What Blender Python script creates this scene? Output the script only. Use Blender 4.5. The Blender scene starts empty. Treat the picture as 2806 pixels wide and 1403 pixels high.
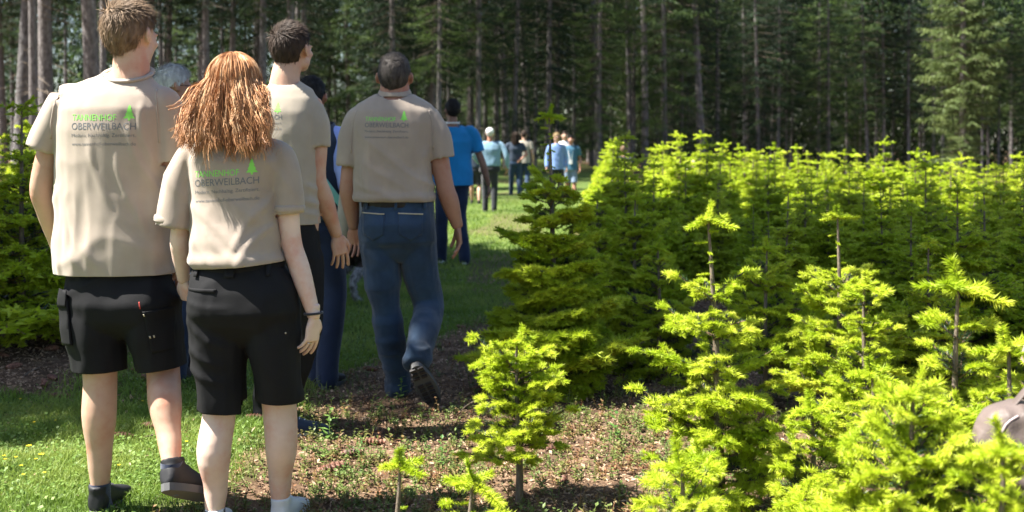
import bpy, bmesh, math, random
import numpy as np
from mathutils import Vector, Matrix, noise
from mathutils.bvhtree import BVHTree

# ------------------------------------------------------------------ camera, sky, sun, exposure
SC = bpy.context.scene
CAMZ, FPX = 1.32, 3100.0            # eye height; focal length in pixels of the 2806 px wide photograph
cam_d = bpy.data.cameras.new('camera'); cam = bpy.data.objects.new('camera', cam_d); SC.collection.objects.link(cam)
cam.location = (0, 0, CAMZ); cam.rotation_euler = (math.radians(90), 0, 0)
cam_d.sensor_width = 36.0; cam_d.lens = 36.0*FPX/2806.0
cam_d.shift_y = -(701.5-406.0)/2806.0
cam_d.clip_start = 0.05; cam_d.clip_end = 2000
cam_d.dof.use_dof = True; cam_d.dof.focus_distance = 4.2; cam_d.dof.aperture_fstop = 3.6
SC.camera = cam

SUN_EL, SUN_DX, SUN_DY = math.radians(57), 0.985, 0.14     # light travels towards +x (right)
world = bpy.data.worlds.new('World'); SC.world = world; world.use_nodes = True
wn = world.node_tree; wn.nodes.clear()
sky = wn.nodes.new('ShaderNodeTexSky'); sky.sky_type = 'NISHITA'; sky.sun_disc = False
sky.sun_elevation = SUN_EL; sky.sun_rotation = math.atan2(-SUN_DX, -SUN_DY); sky.air_density = 1.0; sky.dust_density = 1.0
bgn = wn.nodes.new('ShaderNodeBackground'); bgn.inputs[1].default_value = 0.055
wo = wn.nodes.new('ShaderNodeOutputWorld'); wn.links.new(sky.outputs[0], bgn.inputs[0]); wn.links.new(bgn.outputs[0], wo.inputs[0])
sun_d = bpy.data.lights.new('sun', 'SUN'); sun_d.energy = 5.0; sun_d.angle = math.radians(0.53); sun_d.color = (1.0, 0.955, 0.88)
sun = bpy.data.objects.new('sun', sun_d); SC.collection.objects.link(sun)
sdir = Vector((SUN_DX*math.cos(SUN_EL), SUN_DY*math.cos(SUN_EL), -math.sin(SUN_EL)))
sun.rotation_euler = sdir.to_track_quat('-Z', 'Y').to_euler(); sun.location = (-20, -20, 40)
SC.view_settings.view_transform = 'Standard'; SC.view_settings.look = 'None'
SC.view_settings.exposure = 2.05; SC.view_settings.gamma = 1.0; SC.view_settings.use_curve_mapping = False
SC.cycles.use_denoising = True
SC.cycles.max_bounces = 6; SC.cycles.diffuse_bounces = 3; SC.cycles.glossy_bounces = 2; SC.cycles.transmission_bounces = 3
SC.cycles.caustics_reflective = False; SC.cycles.caustics_refractive = False
SC.cycles.sample_clamp_indirect = 6

COL = SC.collection
rnd = random.Random(7)

# ------------------------------------------------------------------ helpers
def link(o, parent=None):
    COL.objects.link(o)
    if parent is not None: o.parent = parent
    return o

def empty(name, loc, rz=0.0):
    o = bpy.data.objects.new(name, None); o.empty_display_size = 0.2
    o.location = loc; o.rotation_euler = (0, 0, rz); COL.objects.link(o); return o

def tag(o, label=None, cat=None, group=None, kind=None):
    if label: o['label'] = label
    if cat: o['category'] = cat
    if group: o['group'] = group
    if kind: o['kind'] = kind
    return o

def np_mesh(name, V, F, mats, midx=None, smooth=False):
    """V (n,3) float array, F (m,k) int array, k = 3 or 4."""
    V = np.asarray(V, dtype=np.float32); F = np.asarray(F, dtype=np.int32)
    me = bpy.data.meshes.new(name); k = F.shape[1]
    me.vertices.add(len(V)); me.vertices.foreach_set('co', V.ravel())
    me.loops.add(F.size); me.loops.foreach_set('vertex_index', F.ravel())
    me.polygons.add(len(F)); me.polygons.foreach_set('loop_start', np.arange(0, F.size, k, dtype=np.int32))
    try: me.polygons.foreach_set('loop_total', np.full(len(F), k, dtype=np.int32))
    except Exception: pass
    for m in (mats if isinstance(mats, (list, tuple)) else [mats]): me.materials.append(m)
    if midx is not None: me.polygons.foreach_set('material_index', np.asarray(midx, dtype=np.int32))
    me.polygons.foreach_set('use_smooth', np.full(len(F), smooth, dtype=bool))
    me.update(calc_edges=True); return me

def obj(name, me, parent=None, loc=None):
    o = bpy.data.objects.new(name, me)
    if loc is not None: o.location = loc
    return link(o, parent)

class Soup:
    """collects triangles as arrays, with a material index for each"""
    def __init__(s): s.T = []; s.M = []
    def add(s, T, m=0):
        T = np.asarray(T, dtype=np.float32).reshape(-1, 3, 3); s.T.append(T); s.M.append(np.full(len(T), m, dtype=np.int32))
    def arrays(s): return np.concatenate(s.T), np.concatenate(s.M)
    def mesh(s, name, mats):
        T, M = s.arrays(); V = T.reshape(-1, 3)
        return np_mesh(name, V, np.arange(len(V)).reshape(-1, 3), mats, M)

def tri_soup(name, T, m):
    V = np.asarray(T).reshape(-1, 3); return np_mesh(name, V, np.arange(len(V)).reshape(-1, 3), m)

def nrm(a): return a/(np.linalg.norm(a, axis=-1, keepdims=True)+1e-9)

def _hash(i, j, k):
    n = (i*374761393 + j*668265263 + k*2147483647 + 1013904223) & 0xffffffff
    n = ((n ^ (n >> 13))*1274126177) & 0xffffffff
    return ((n ^ (n >> 16)) & 0xffff)/65535.0

def vnoise(P):
    """smooth value noise, P (n,3) -> (n,) in 0..1"""
    P = np.asarray(P, dtype=np.float64); I = np.floor(P).astype(np.int64); f = P-I; f = f*f*f*(f*(f*6-15)+10)
    r = 0
    for dx in (0, 1):
        for dy in (0, 1):
            for dz in (0, 1):
                w = (f[:, 0] if dx else 1-f[:, 0])*(f[:, 1] if dy else 1-f[:, 1])*(f[:, 2] if dz else 1-f[:, 2])
                r = r+w*_hash(I[:, 0]+dx, I[:, 1]+dy, I[:, 2]+dz)
    return r
def fbm(P, o=3):
    r = 0; a = .5; t = 0
    for i in range(o): r = r+a*vnoise(np.asarray(P)*2**i+17*i); t += a; a *= .5
    return r/t

def sstep(a, b, x):
    t = np.clip((np.asarray(x, float)-a)/(b-a), 0, 1); return t*t*(3-2*t)

def gz(x, y):
    """height of the ground"""
    x = np.asarray(x, float); y = np.asarray(y, float)
    z = -0.052*np.log1p(np.exp((np.minimum(x, 26)-2.2)*1.2))/1.2
    z = z+0.35*sstep(34, 60, y)
    z = z-.052*np.exp(-((x+.93)**2+(y-3.95)**2)/.16)
    near = 1-sstep(30, 60, np.hypot(x, y))
    q = np.stack([x*1.0, y*1.0, 0*x], -1).reshape(-1, 3)
    bump = (fbm(q*0.9, 3).reshape(x.shape)-.5)*0.07+(fbm(q*5, 2).reshape(x.shape)-.5)*0.022
    return z+bump*near
def g1(x, y): return float(gz(np.array([x]), np.array([y]))[0])

def grass_amount(x, y):
    """1 on turf, 0 on bare litter"""
    x = np.asarray(x, float); y = np.asarray(y, float)
    q = np.stack([x, y, 0*x+3], -1).reshape(-1, 3)
    n = (fbm(q*0.8, 2).reshape(x.shape)-.5)*1.1+(fbm(q*3.2, 2).reshape(x.shape)-.5)*.5
    right = np.interp(y, [0, 3.4, 4.4, 5.3, 6.5, 8.0, 10, 14, 20, 32, 50], [-1.75, -1.5, -1.25, -1.2, -.95, -0.45, .1, .6, 1.4, 2.5, 5])
    left = np.interp(y, [0, 5.5, 6.1, 8, 12, 20, 30, 50], [-12, -12, -2.5, -2.5, -2.3, -1.9, -2.0, -4])
    a = sstep(-.16, .16, right-x+n*.45)*sstep(-.2, .2, x-left+n*.5)
    patch = sstep(.62, .72, vnoise(q*np.array([.9, .45, 1])+40).reshape(x.shape))*sstep(5, 7, y)*.45
    return a*(1-patch)

# ------------------------------------------------------------------ materials
def mat(name, base=(.5, .5, .5), rough=.8, spec=.3, **kw):
    m = bpy.data.materials.new(name); m.use_nodes = True; nt = m.node_tree; b = nt.nodes['Principled BSDF']
    b.inputs['Base Color'].default_value = (*base, 1); b.inputs['Roughness'].default_value = rough
    b.inputs['Specular IOR Level'].default_value = spec
    for k, v in kw.items(): b.inputs[k].default_value = v
    m['_'] = 1
    return m
def N(m, t, **kw):
    n = m.node_tree.nodes.new(t)
    for k, v in kw.items(): setattr(n, k, v)
    return n
def L(m, a, b): m.node_tree.links.new(a, b)
def ramp(m, fac, stops):
    r = N(m, 'ShaderNodeValToRGB'); e = r.color_ramp.elements
    while len(e) < len(stops): e.new(.5)
    for i, (p, c) in enumerate(stops): e[i].position = p; e[i].color = (*c, 1)
    L(m, fac, r.inputs[0]); return r.outputs[0]
def ntex(m, scale, detail=3, vec=None, rough=.55, dist=0.0):
    n = N(m, 'ShaderNodeTexNoise'); n.inputs['Scale'].default_value = scale; n.inputs['Detail'].default_value = detail
    n.inputs['Roughness'].default_value = rough; n.inputs['Distortion'].default_value = dist
    if vec is not None: L(m, vec, n.inputs['Vector'])
    return n.outputs['Fac']
def coords(m, scale=(1, 1, 1), which='Object'):
    t = N(m, 'ShaderNodeTexCoord'); mp = N(m, 'ShaderNodeMapping'); mp.inputs['Scale'].default_value = scale
    L(m, t.outputs[which], mp.inputs[0]); return mp.outputs[0]
def bump(m, h, strength=.4, dist=.01):
    b = N(m, 'ShaderNodeBump'); b.inputs['Strength'].default_value = strength; b.inputs['Distance'].default_value = dist
    L(m, h, b.inputs['Height']); L(m, b.outputs[0], m.node_tree.nodes['Principled BSDF'].inputs['Normal']); return b
def base(m): return m.node_tree.nodes['Principled BSDF'].inputs['Base Color']
def mixc(m, fac, a, b):
    x = N(m, 'ShaderNodeMix', data_type='RGBA')
    for i, v in ((0, fac), (6, a), (7, b)):
        if hasattr(v, 'is_output') : L(m, v, x.inputs[i])
        elif i == 0: x.inputs[i].default_value = v
        else: x.inputs[i].default_value = (*v, 1)
    return x.outputs[2]

def leafy(name, stops, trans=.35, rough=.5, scale=.9, spec=.35, objvar=True, pscale=9):
    """leaf, needle or blade: coloured by noise and by object, partly translucent"""
    m = mat(name, rough=rough, spec=spec)
    geo = N(m, 'ShaderNodeTexCoord'); a = ntex(m, pscale, 2, geo.outputs['Object'])
    oi = N(m, 'ShaderNodeObjectInfo'); ad = N(m, 'ShaderNodeMath', operation='MULTIPLY_ADD')
    L(m, oi.outputs['Random'], ad.inputs[0]); ad.inputs[1].default_value = .35 if objvar else 0; L(m, a, ad.inputs[2])
    sb = N(m, 'ShaderNodeMath', operation='SUBTRACT'); L(m, ad.outputs[0], sb.inputs[0]); sb.inputs[1].default_value = .17 if objvar else 0
    c = ramp(m, sb.outputs[0], stops); L(m, c, base(m))
    tr = N(m, 'ShaderNodeBsdfTranslucent'); L(m, c, tr.inputs[0])
    mx = N(m, 'ShaderNodeMixShader'); mx.inputs[0].default_value = trans
    nt = m.node_tree; out = nt.nodes['Material Output']
    L(m, nt.nodes['Principled BSDF'].outputs[0], mx.inputs[1]); L(m, tr.outputs[0], mx.inputs[2]); L(m, mx.outputs[0], out.inputs[0])
    return m

M = {}
M['new'] = leafy('fresh_fir_needles', [(.25, (.30, .42, .015)), (.5, (.46, .56, .03)), (.8, (.60, .66, .07))], .42, .5)
M['old'] = leafy('old_fir_needles', [(.25, (.010, .026, .012)), (.5, (.018, .046, .018)), (.8, (.04, .08, .034))], .10, .42, spec=.5)
M['twig'] = mat('fir_twig', (.20, .13, .08), .85, .2)
M['bud'] = mat('fir_bud', (.42, .20, .10), .6, .3)
M['spruce'] = leafy('spruce_foliage', [(.30, (.005, .017, .006)), (.52, (.016, .044, .012)), (.72, (.11, .175, .036))], .30, .6, pscale=.9)  # bright clumps in the ramp stand in for sunlit boughs
M['spruce_lit'] = leafy('sunlit_spruce_foliage', [(.22, (.05, .085, .022)), (.5, (.11, .155, .04)), (.78, (.19, .24, .075))], .28, .6, pscale=.9)  # spruce foliage lightened and yellowed to look sunlit
M['spruce_dry'] = mat('dead_spruce_twig', (.16, .13, .10), .9, .1)
M['grass'] = leafy('grass_blade', [(.25, (.08, .15, .02)), (.45, (.16, .25, .035)), (.64, (.27, .34, .07)), (.82, (.42, .42, .16))], .42, .55, pscale=1.3, objvar=False)
M['clover'] = leafy('clover_leaf', [(.25, (.09, .18, .03)), (.6, (.19, .29, .06)), (.8, (.30, .38, .12))], .35, .5, pscale=5, objvar=False)
M['weed'] = leafy('weed_leaf', [(.25, (.07, .14, .03)), (.5, (.16, .20, .05)), (.62, (.24, .13, .06)), (.8, (.32, .15, .09))], .3, .5, pscale=9, objvar=False)
M['litter'] = leafy('dry_litter', [(.25, (.17, .10, .06)), (.5, (.36, .24, .15)), (.8, (.60, .44, .31))], .12, .7, pscale=25, objvar=False)
M['petal'] = mat('yellow_petal', (.75, .55, .02), .6, .2)

# ground: turf and bare litter, weighed by an attribute that says where turf grows
m = M['ground'] = mat('ground_soil', rough=.95, spec=.1)
co = coords(m); at = N(m, 'ShaderNodeAttribute', attribute_name='turf')
dirt = ramp(m, ntex(m, 7, 6, co, .7), [(.28, (.05, .032, .02)), (.48, (.14, .09, .058)), (.62, (.25, .17, .11)), (.8, (.36, .26, .18))])
fine = ramp(m, ntex(m, 90, 3, co, .6), [(.3, (.35, .30, .25)), (.7, (1, 1, 1))])
mu = N(m, 'ShaderNodeMix', data_type='RGBA', blend_type='MULTIPLY'); mu.inputs[0].default_value = .8; L(m, dirt, mu.inputs[6]); L(m, fine, mu.inputs[7])
turf = ramp(m, ntex(m, 2.3, 6, co, .75), [(.3, (.035, .06, .014)), (.5, (.075, .115, .028)), (.7, (.14, .17, .05))])
L(m, mixc(m, at.outputs['Fac'], mu.outputs[2], turf), base(m)); bump(m, ntex(m, 60, 5, co, .7), .7, .012)

def bark(name, stops, sc, bs):
    m = mat(name, rough=.92, spec=.12); co = coords(m, (1, 1, .3))
    a = ntex(m, sc, 6, co, .7, .4); L(m, ramp(m, a, stops), base(m)); bump(m, a, bs, .03); return m
M['bark'] = bark('spruce_bark', [(.3, (.045, .042, .041)), (.5, (.14, .132, .128)), (.72, (.27, .26, .258))], 16, .9)
M['bark2'] = bark('red_spruce_bark', [(.3, (.05, .045, .042)), (.5, (.17, .155, .148)), (.72, (.33, .305, .295))], 16, .9)
M['stem'] = bark('fir_stem_bark', [(.3, (.09, .07, .05)), (.55, (.20, .16, .12)), (.75, (.32, .27, .20))], 60, .5)

# ------------------------------------------------------------------ ground
def axis(a):
    out = []
    for lo, hi, st in a: out += list(np.arange(lo, hi, st))
    return np.array(out+[a[-1][1]])
gx = axis([(-900, -100, 100), (-100, -20, 5), (-20, -4, .5), (-4, 4, .07), (4, 20, .5), (20, 100, 5), (100, 900, 100)])
gy = axis([(-60, 1.5, 3), (1.5, 9, .07), (9, 20, .25), (20, 60, 1.2), (60, 120, 6), (120, 1500, 120)])
X, Y = np.meshgrid(gx, gy); Z = gz(X, Y); nx = len(gx); ny = len(gy)
idx = np.arange(nx*ny).reshape(ny, nx)
F = np.stack([idx[:-1, :-1], idx[:-1, 1:], idx[1:, 1:], idx[1:, :-1]], -1).reshape(-1, 4)
me = np_mesh('ground', np.stack([X, Y, Z], -1).reshape(-1, 3), F, M['ground'], smooth=True)
att = me.attributes.new('turf', 'FLOAT', 'POINT'); att.data.foreach_set('value', grass_amount(X, Y).ravel().astype(np.float32))
tag(obj('ground', me), kind='structure')

# ------------------------------------------------------------------ conifers
def perp_frame(d, up=(0, 0, 1)):
    d = nrm(np.asarray(d, float)); s = np.cross(d, up)
    if np.linalg.norm(s) < .1: s = np.cross(d, (0, 1, 0))
    s = nrm(s); u = np.cross(s, d); return d, s, u

def stick(p, q, r0, r1, n=3):
    """triangles of a tapered twig"""
    p = np.asarray(p, float); q = np.asarray(q, float); d, s, u = perp_frame(q-p)
    a = np.arange(n)*2*math.pi/n; ring = np.cos(a)[:, None]*s+np.sin(a)[:, None]*u
    A = p+ring*r0; B = q+ring*r1; A2 = np.roll(A, -1, 0); B2 = np.roll(B, -1, 0)
    return np.concatenate([np.stack([A, A2, B2], 1), np.stack([A, B2, B], 1)])

def needles(g, p, d, Ln, n, nl, w, ang, droop, top=.5, blunt=1.0):
    """n needles along p..p+d*Ln; each is one slim triangle"""
    d, s, u = perp_frame(d)
    t = g.uniform(.02, 1.0, n); ph = g.uniform(-math.pi, math.pi, n)
    ph = np.where(g.random(n) < top, math.pi/2+(ph/math.pi)*1.75, ph)        # fewer below
    rad = np.cos(ph)[:, None]*s*1.15+np.sin(ph)[:, None]*u*.6
    a = ang*(1-.55*blunt*np.clip((t-.55)/.45, 0, 1)**1.5)*g.uniform(.75, 1.2, n)
    nd = np.cos(a)[:, None]*d+np.sin(a)[:, None]*rad; nd[:, 2] -= droop; nd = nrm(nd)
    b = np.asarray(p)+d*(Ln*t)[:, None]
    sd = nrm(np.cross(nd, g.normal(size=(n, 3))))*(w*.5)
    ll = (nl*g.uniform(.75, 1.15, n))[:, None]
    # tip slightly blunt: two triangles would cost double, so use one with a wide middle
    return np.stack([b-sd*.9, b+sd*.9+nd*ll*.15, b+nd*ll], 1)

OLDK = [1.0]
def grow(S, g, p, d, seg, yrs, q, w, up=.06, young=.062, dense=False):
    """one fir shoot system: old needled segments, fresh shoots at every tip.
       q = needles for each metre of shoot, w = needle width"""
    d = nrm(np.asarray(d, float))
    if yrs == 0:
        ln = young*g.uniform(.7, 1.2); dd = nrm(d+np.array([0, 0, -.12-.5*g.random()])+g.normal(size=3)*.12); n = max(7, int(q*ln*1.25))
        S.add(stick(p, p+dd*ln*.9, .0016, .001), 2)
        S.add(needles(g, p, dd, ln, int(n*1.8), .022, w*1.6, 1.42, .30, .84, blunt=.35), 0)
        return
    ln = seg*g.uniform(.8, 1.15); p1 = p+d*ln
    S.add(stick(p, p1, .0011+.0011*yrs, .0011+.0009*yrs), 2)
    S.add(needles(g, p, d, ln, max(3, int(q*ln*.85*OLDK[0])), .021, w, 1.15, .02, .6), 1)
    d2, s, u = perp_frame(d)
    a0 = g.uniform(.75, 1.0)
    kids = [(0, 0, yrs-1, seg*.95)]+[(sg*a0*g.uniform(.85, 1.15), 0, max(0, yrs-(1 if dense else 2)), seg*.8) for sg in (-1, 1)]
    if yrs > 1 and g.random() < .3: kids.append((g.choice([-1, 1])*g.uniform(.2, .6), .5, max(0, yrs-2), seg*.6))
    for (a, lift, y, sl) in kids:
        nd = d*math.cos(a)+s*math.sin(a)+u*(lift+g.normal()*.10)+np.array([0, 0, up])
        grow(S, g, p1, nd, sl, y, q, w, up, young, dense)
    if yrs > 1:                                     # twigs part way along the older wood
        for sg in (-1, 1):
            if g.random() < .45:
                f = g.uniform(.35, .75); nd = d*.55+s*sg*.85+u*g.normal()*.15
                grow(S, g, p+d*ln*f, nd, seg*.55, max(0, yrs-2), q, w, up, young, dense)

MATF = [M['new'], M['old'], M['twig'], M['bud']]
def branch_soup(seed, yrs, q, w, seg=.068, young=.046, dense=False):
    g = np.random.default_rng(seed); S = Soup(); grow(S, g, np.zeros(3), (1, 0, .0), seg, yrs, q, w, .05, young, dense); return S
# near branches: every needle stands alone; one mesh for each of a few kinds, shared
BR = {}
for yrs, cnt in ((1, 2), (2, 4), (3, 4), (4, 3)):
    BR[yrs] = [branch_soup(100*yrs+i, yrs, 1500, .0021).mesh('fir_branch', MATF) for i in range(cnt)]
BRD = {y: [branch_soup(700+10*y+i, y, 1100, .0026, dense=True).mesh('fir_branch', MATF) for i in range(3)] for y in (1, 2, 3, 4)}
SPRAY = [branch_soup(900+i, 0, 1900, .0022, young=.085).mesh('fresh_shoot', MATF) for i in range(3)]
BLEN = {0: .05, 1: .12, 2: .185, 3: .25, 4: .31}

def whorls(g, H, R, lead, gap, power=.8, base_z=.08, fill=(3, 6)):
    """(z, azimuth, length, tilt) for each branch of a young fir of height H and lowest radius R"""
    out = []; z = H-lead; k = 0
    while z > base_z*H+.02:
        f = (H-z)/H; ln = max(.05, R*min(1, (f*1.12)**power)); n = int(g.integers(4, 6)); a0 = g.uniform(0, 6.28)
        tilt = .75*(1-f)**1.5+.10
        for i in range(n): out.append((z+g.normal()*.01, a0+i*6.283/n+g.normal()*.12, ln*g.uniform(.6, 1.15), tilt+g.normal()*.10))
        for i in range(int(g.integers(*fill))): out.append((z-gap*g.uniform(.15, .85), g.uniform(0, 6.28), ln*g.uniform(.45, .95), tilt*.8+g.normal()*.12))
        z -= gap*g.uniform(.85, 1.15)*(1 if k else .8); k += 1
    return out

def stem_mesh(g, H, r0, r1, lean=(0, 0), segs=8, n=8, wob=.012, m=None, depth=.0):
    V = []; F = []
    ph = g.uniform(0, 6, 4)
    for i in range(segs+1):
        t = i/segs; r = r0+(r1-r0)*t; c = np.array([lean[0]*t+wob*math.sin(ph[0]+t*5), lean[1]*t+wob*math.sin(ph[1]+t*4), H*t-depth*(1-t)])
        if i == 0: r *= 1.25
        for j in range(n):
            a = j*2*math.pi/n; V.append(c+np.array([math.cos(a)*r, math.sin(a)*r, 0]))
    for i in range(segs):
        for j in range(n):
            a = i*n+j; b = i*n+(j+1) % n; F.append((a, b, b+n, a+n))
    V = np.array(V); V -= np.array([V[:n, 0].mean(), V[:n, 1].mean(), 0])
    return np_mesh('stem', V, np.array(F), m, smooth=True)

def near_fir(x, y, ztop, R, label, lead=.16, gap=.12, seed=1, lean=(0, 0), yb=4, minz=.08, tiplen=1.0, power=.55, dense=False, fill=(2, 5), group=None, nosh=1.0):
    """a young fir close to the camera: a thing with its stem and each of its branches as parts"""
    g = np.random.default_rng(seed); zb = g1(x, y); H = ztop-zb
    t = empty('young_fir', (x, y, zb)); tag(t, label, 'fir tree', group or 'young fir trees in the plantation')
    st = obj('stem', stem_mesh(g, H, .009+.012*H, .0042, lean, 10, 9, .006, M['stem'], .03), t)
    ls = lambda z: np.array([lean[0]*z/H, lean[1]*z/H, z])
    def put(me, z, az, el, s, nm):
        o = bpy.data.objects.new(nm, me); o.location = ls(z)
        o.rotation_euler = (g.normal()*.2, -el, az); o.scale = (s, s, s); link(o, t)
    # fresh top whorl and small shoots up the leader
    n = 5
    put(SPRAY[0], H-.005, g.uniform(0, 6), 1.35, 1.0*tiplen, 'fresh_shoot')
    for i in range(n): put(SPRAY[i % 3], H-.006, g.uniform(0, .5)+i*6.283/n, .25+g.normal()*.12, (1.15+g.normal()*.1)*tiplen, 'fresh_shoot')
    k = int(lead/.022*nosh)
    for i in range(k): put(SPRAY[i % 3], H-.03-lead*(i+.5)/k, i*2.4, .35+g.normal()*.15, g.uniform(.35, .6), 'fresh_shoot')
    for (z, az, ln, tilt) in whorls(g, H, R, lead, gap, power, base_z=minz, fill=fill):
        yrs = min(yb, min(BLEN, key=lambda q: abs(BLEN[q]-ln)))
        if yrs == 0: put(SPRAY[g.integers(3)], z, az, tilt, ln/.08, 'branch'); continue
        ms = (BRD if dense else BR)[yrs]; put(ms[g.integers(len(ms))], z, az, tilt, ln/BLEN[yrs], 'branch')
    return t

def rot_soup(T, az, el, roll, s, loc):
    mtx = np.array((Matrix.Rotation(az, 3, 'Z') @ Matrix.Rotation(-el, 3, 'Y') @ Matrix.Rotation(roll, 3, 'X')))
    return (T.reshape(-1, 3)*s) @ mtx.T+np.asarray(loc)

def merged_fir(seed, H, R, q, w, lead, gap, young=.062, ymax=3, dense=True, power=.8):
    """crown of a fir further off, all of its needles in one mesh"""
    g = np.random.default_rng(seed); S = Soup(); bank = {}
    def get(y):
        if y not in bank: bank[y] = [branch_soup(seed*50+y*7+i, y, q, w, young=young, dense=dense).arrays() for i in range(3)]
        b = bank[y]; return b[g.integers(len(b))]
    def put(y, z, az, el, s):
        T, Mi = get(y); S.T.append(rot_soup(T, az, el, g.normal()*.2, s, (0, 0, z)).reshape(-1, 3, 3).astype(np.float32)); S.M.append(Mi)
    put(0, H-.01, 0, 1.4, 1.6)
    for i in range(5): put(0, H-.01, i*1.257, .3, 1.8)
    k = int(lead/.05)
    for i in range(k): put(0, H-.03-lead*(i+.5)/k, i*2.4, .4, .9)
    for (z, az, ln, tilt) in whorls(g, H, R, lead, gap, power):
        y = min(ymax, min(BLEN, key=lambda k: abs(BLEN[k]-ln))); put(y, z, az, tilt, ln/BLEN[y])
    return S.mesh('crown', MATF)

# crowns for the rows further off: height 1.4 before scaling
MID = [merged_fir(11+i, 1.4+.12*i, .60+.05*(i % 3), 210, .0088, .24, .17, power=1.0) for i in range(5)]
OLDK[0] = .35
FAR = [merged_fir(31+i, 1.4+.12*i, .58+.05*(i % 3), 150, .014, .22, .20, ymax=3, power=1.0) for i in range(4)]
OLDK[0] = 1.0
STEMS = [stem_mesh(np.random.default_rng(i), 1.4+.12*i, .025, .005, (0, 0), 8, 7, .01, M['stem'], .05) for i in range(5)]

def row_fir(x, y, h, bank, i, label, group, rz, wide=1.0):
    zb = g1(x, y); t = empty('young_fir', (x, y, zb), rz); k = i % len(bank); s = h/(1.4+.12*k)
    tag(t, label, 'fir tree', group)
    a = obj('crown', bank[k], t); a.scale = (s*wide, s*wide, s); b = obj('stem', STEMS[k], t); b.scale = (s, s, s); return t
# ------------------------------------------------------------------ tall spruces of the forest
FD = FPX/2806*2576          # focal length in the 2576 px wide view used for measuring
HY = 372.7
def gpt(xd, yd):
    """ground point seen at a measured point of the picture"""
    Y = FD*CAMZ/(yd-HY)
    for _ in range(4): Y = FD*(CAMZ-g1((xd-1288)/FD*Y, Y))/(yd-HY)
    return (xd-1288)/FD*Y, Y

def spruce_bough(g, Lb, n, w, sl):
    """a drooping bough: secondary twigs left and right, hung with slivers of foliage"""
    T = []
    ax = lambda t: np.stack([Lb*t, 0*t, -Lb*(.34*t**1.1-.20*t**3)], -1)
    nt = max(6, int(Lb*9)); per = max(4, n//nt)
    for i in range(nt):
        t = .14+.86*(i+g.random())/nt; p = ax(np.array(t)); sg = 1 if i % 2 else -1
        ln = Lb*(.40-.28*t)*g.uniform(.7, 1.25)+.08; a = sg*g.uniform(.7, 1.2)
        d = np.array([math.cos(a), math.sin(a), -.18-.3*g.random()])
        u = g.random(per)[:, None]; q = p+d*ln*u; q[:, 2] -= .22*ln*u[:, 0]**2
        nd = nrm(d*.5+g.normal(size=(per, 3))*.33+np.array([.12, 0, -.55])); l = (sl*g.uniform(.6, 1.3, per))[:, None]
        sd = nrm(np.cross(nd, g.normal(size=(per, 3))))*w*g.uniform(.6, 1.2, (per, 1))
        T.append(np.stack([q-sd, q+sd, q+nd*l], 1))
    return np.concatenate(T)

def spruce_crown(seed, z0, H, R, n, w, sl, fine_to=13.0, gap=.42, sparse=1.0):
    g = np.random.default_rng(seed); S = Soup(); z = z0
    bank = {True: [spruce_bough(g, 2.2, n, w, sl) for _ in range(5)], False: [spruce_bough(g, 2.2, n//3, w*3.2, sl*2.2) for _ in range(4)]}
    while z < H-.3:
        f = (z-z0)/(H-z0); r = R*min(1, .55+.9*f if f < .3 else 1)*min(1.0, (1-f)**.75*1.25)*g.uniform(.8, 1.15)
        fine = z < fine_to; k = bank[fine]; nb = max(2, int(round(g.integers(4, 7)*sparse)))
        a0 = g.uniform(0, 6.28); el = -.12+.5*f
        for i in range(nb):
            s = r/2.2*g.uniform(.65, 1.15)
            T = rot_soup(k[g.integers(len(k))], a0+i*6.283/nb+g.normal()*.2, el+g.normal()*.1, g.normal()*.15, s, (0, 0, z+g.normal()*.12))
            S.add(T, 0)
            if fine: S.add(rot_soup(stick((0, 0, 0), (1.8, 0, -.45), .018, .006).reshape(-1, 3, 3), a0+i*6.283/nb, el, 0, s, (0, 0, z)), 1)
        z += gap*g.uniform(.8, 1.2)*(1 if fine else 1.6)
    return S.mesh('crown', [M['spruce'], M['spruce_dry']])

def dead_twigs(seed, z0, z1, n):
    g = np.random.default_rng(seed); S = Soup()
    for i in range(n):
        z = g.uniform(z0, z1); a = g.uniform(0, 6.28); ln = g.uniform(.2, 1.1); p = np.array([math.cos(a)*.12, math.sin(a)*.12, z])
        q = p+np.array([math.cos(a), math.sin(a), g.uniform(-.45, .05)])*ln; S.add(stick(p, q, .011, .003), 0)
        for k in range(2): r = p+(q-p)*g.uniform(.4, .9); S.add(stick(r, r+g.normal(size=3)*.14-np.array([0, 0, .1]), .005, .002), 0)
    return S.mesh('dead_twigs', [M['spruce_dry']])

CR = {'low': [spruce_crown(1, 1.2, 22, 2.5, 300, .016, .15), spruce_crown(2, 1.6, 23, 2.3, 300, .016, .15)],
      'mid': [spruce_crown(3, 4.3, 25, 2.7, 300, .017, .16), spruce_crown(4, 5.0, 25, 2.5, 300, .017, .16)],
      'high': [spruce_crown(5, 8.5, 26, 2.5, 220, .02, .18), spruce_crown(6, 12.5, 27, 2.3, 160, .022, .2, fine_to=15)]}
CR['dense'] = [spruce_crown(7, 8.0, 26, 3.0, 330, .05, .3, fine_to=26, gap=.5), spruce_crown(8, 9.5, 27, 3.1, 330, .05, .3, fine_to=27, gap=.55)]  # extra thick crowns, made to cast shade from out of view
SUNLIT_CROWN = spruce_crown(9, 1.3, 22, 2.7, 420, .026, .17, gap=.34); SUNLIT_CROWN.materials[0] = M['spruce_lit']  # crown coloured as if in full sun
TR = [stem_mesh(np.random.default_rng(50+i), 26, .19, .03, (.15, .1), 16, 12, .10, M['bark' if i % 2 else 'bark2'], .3) for i in range(4)]
DT = [dead_twigs(i, 1.5, 10, 46) for i in range(3)]

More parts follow.
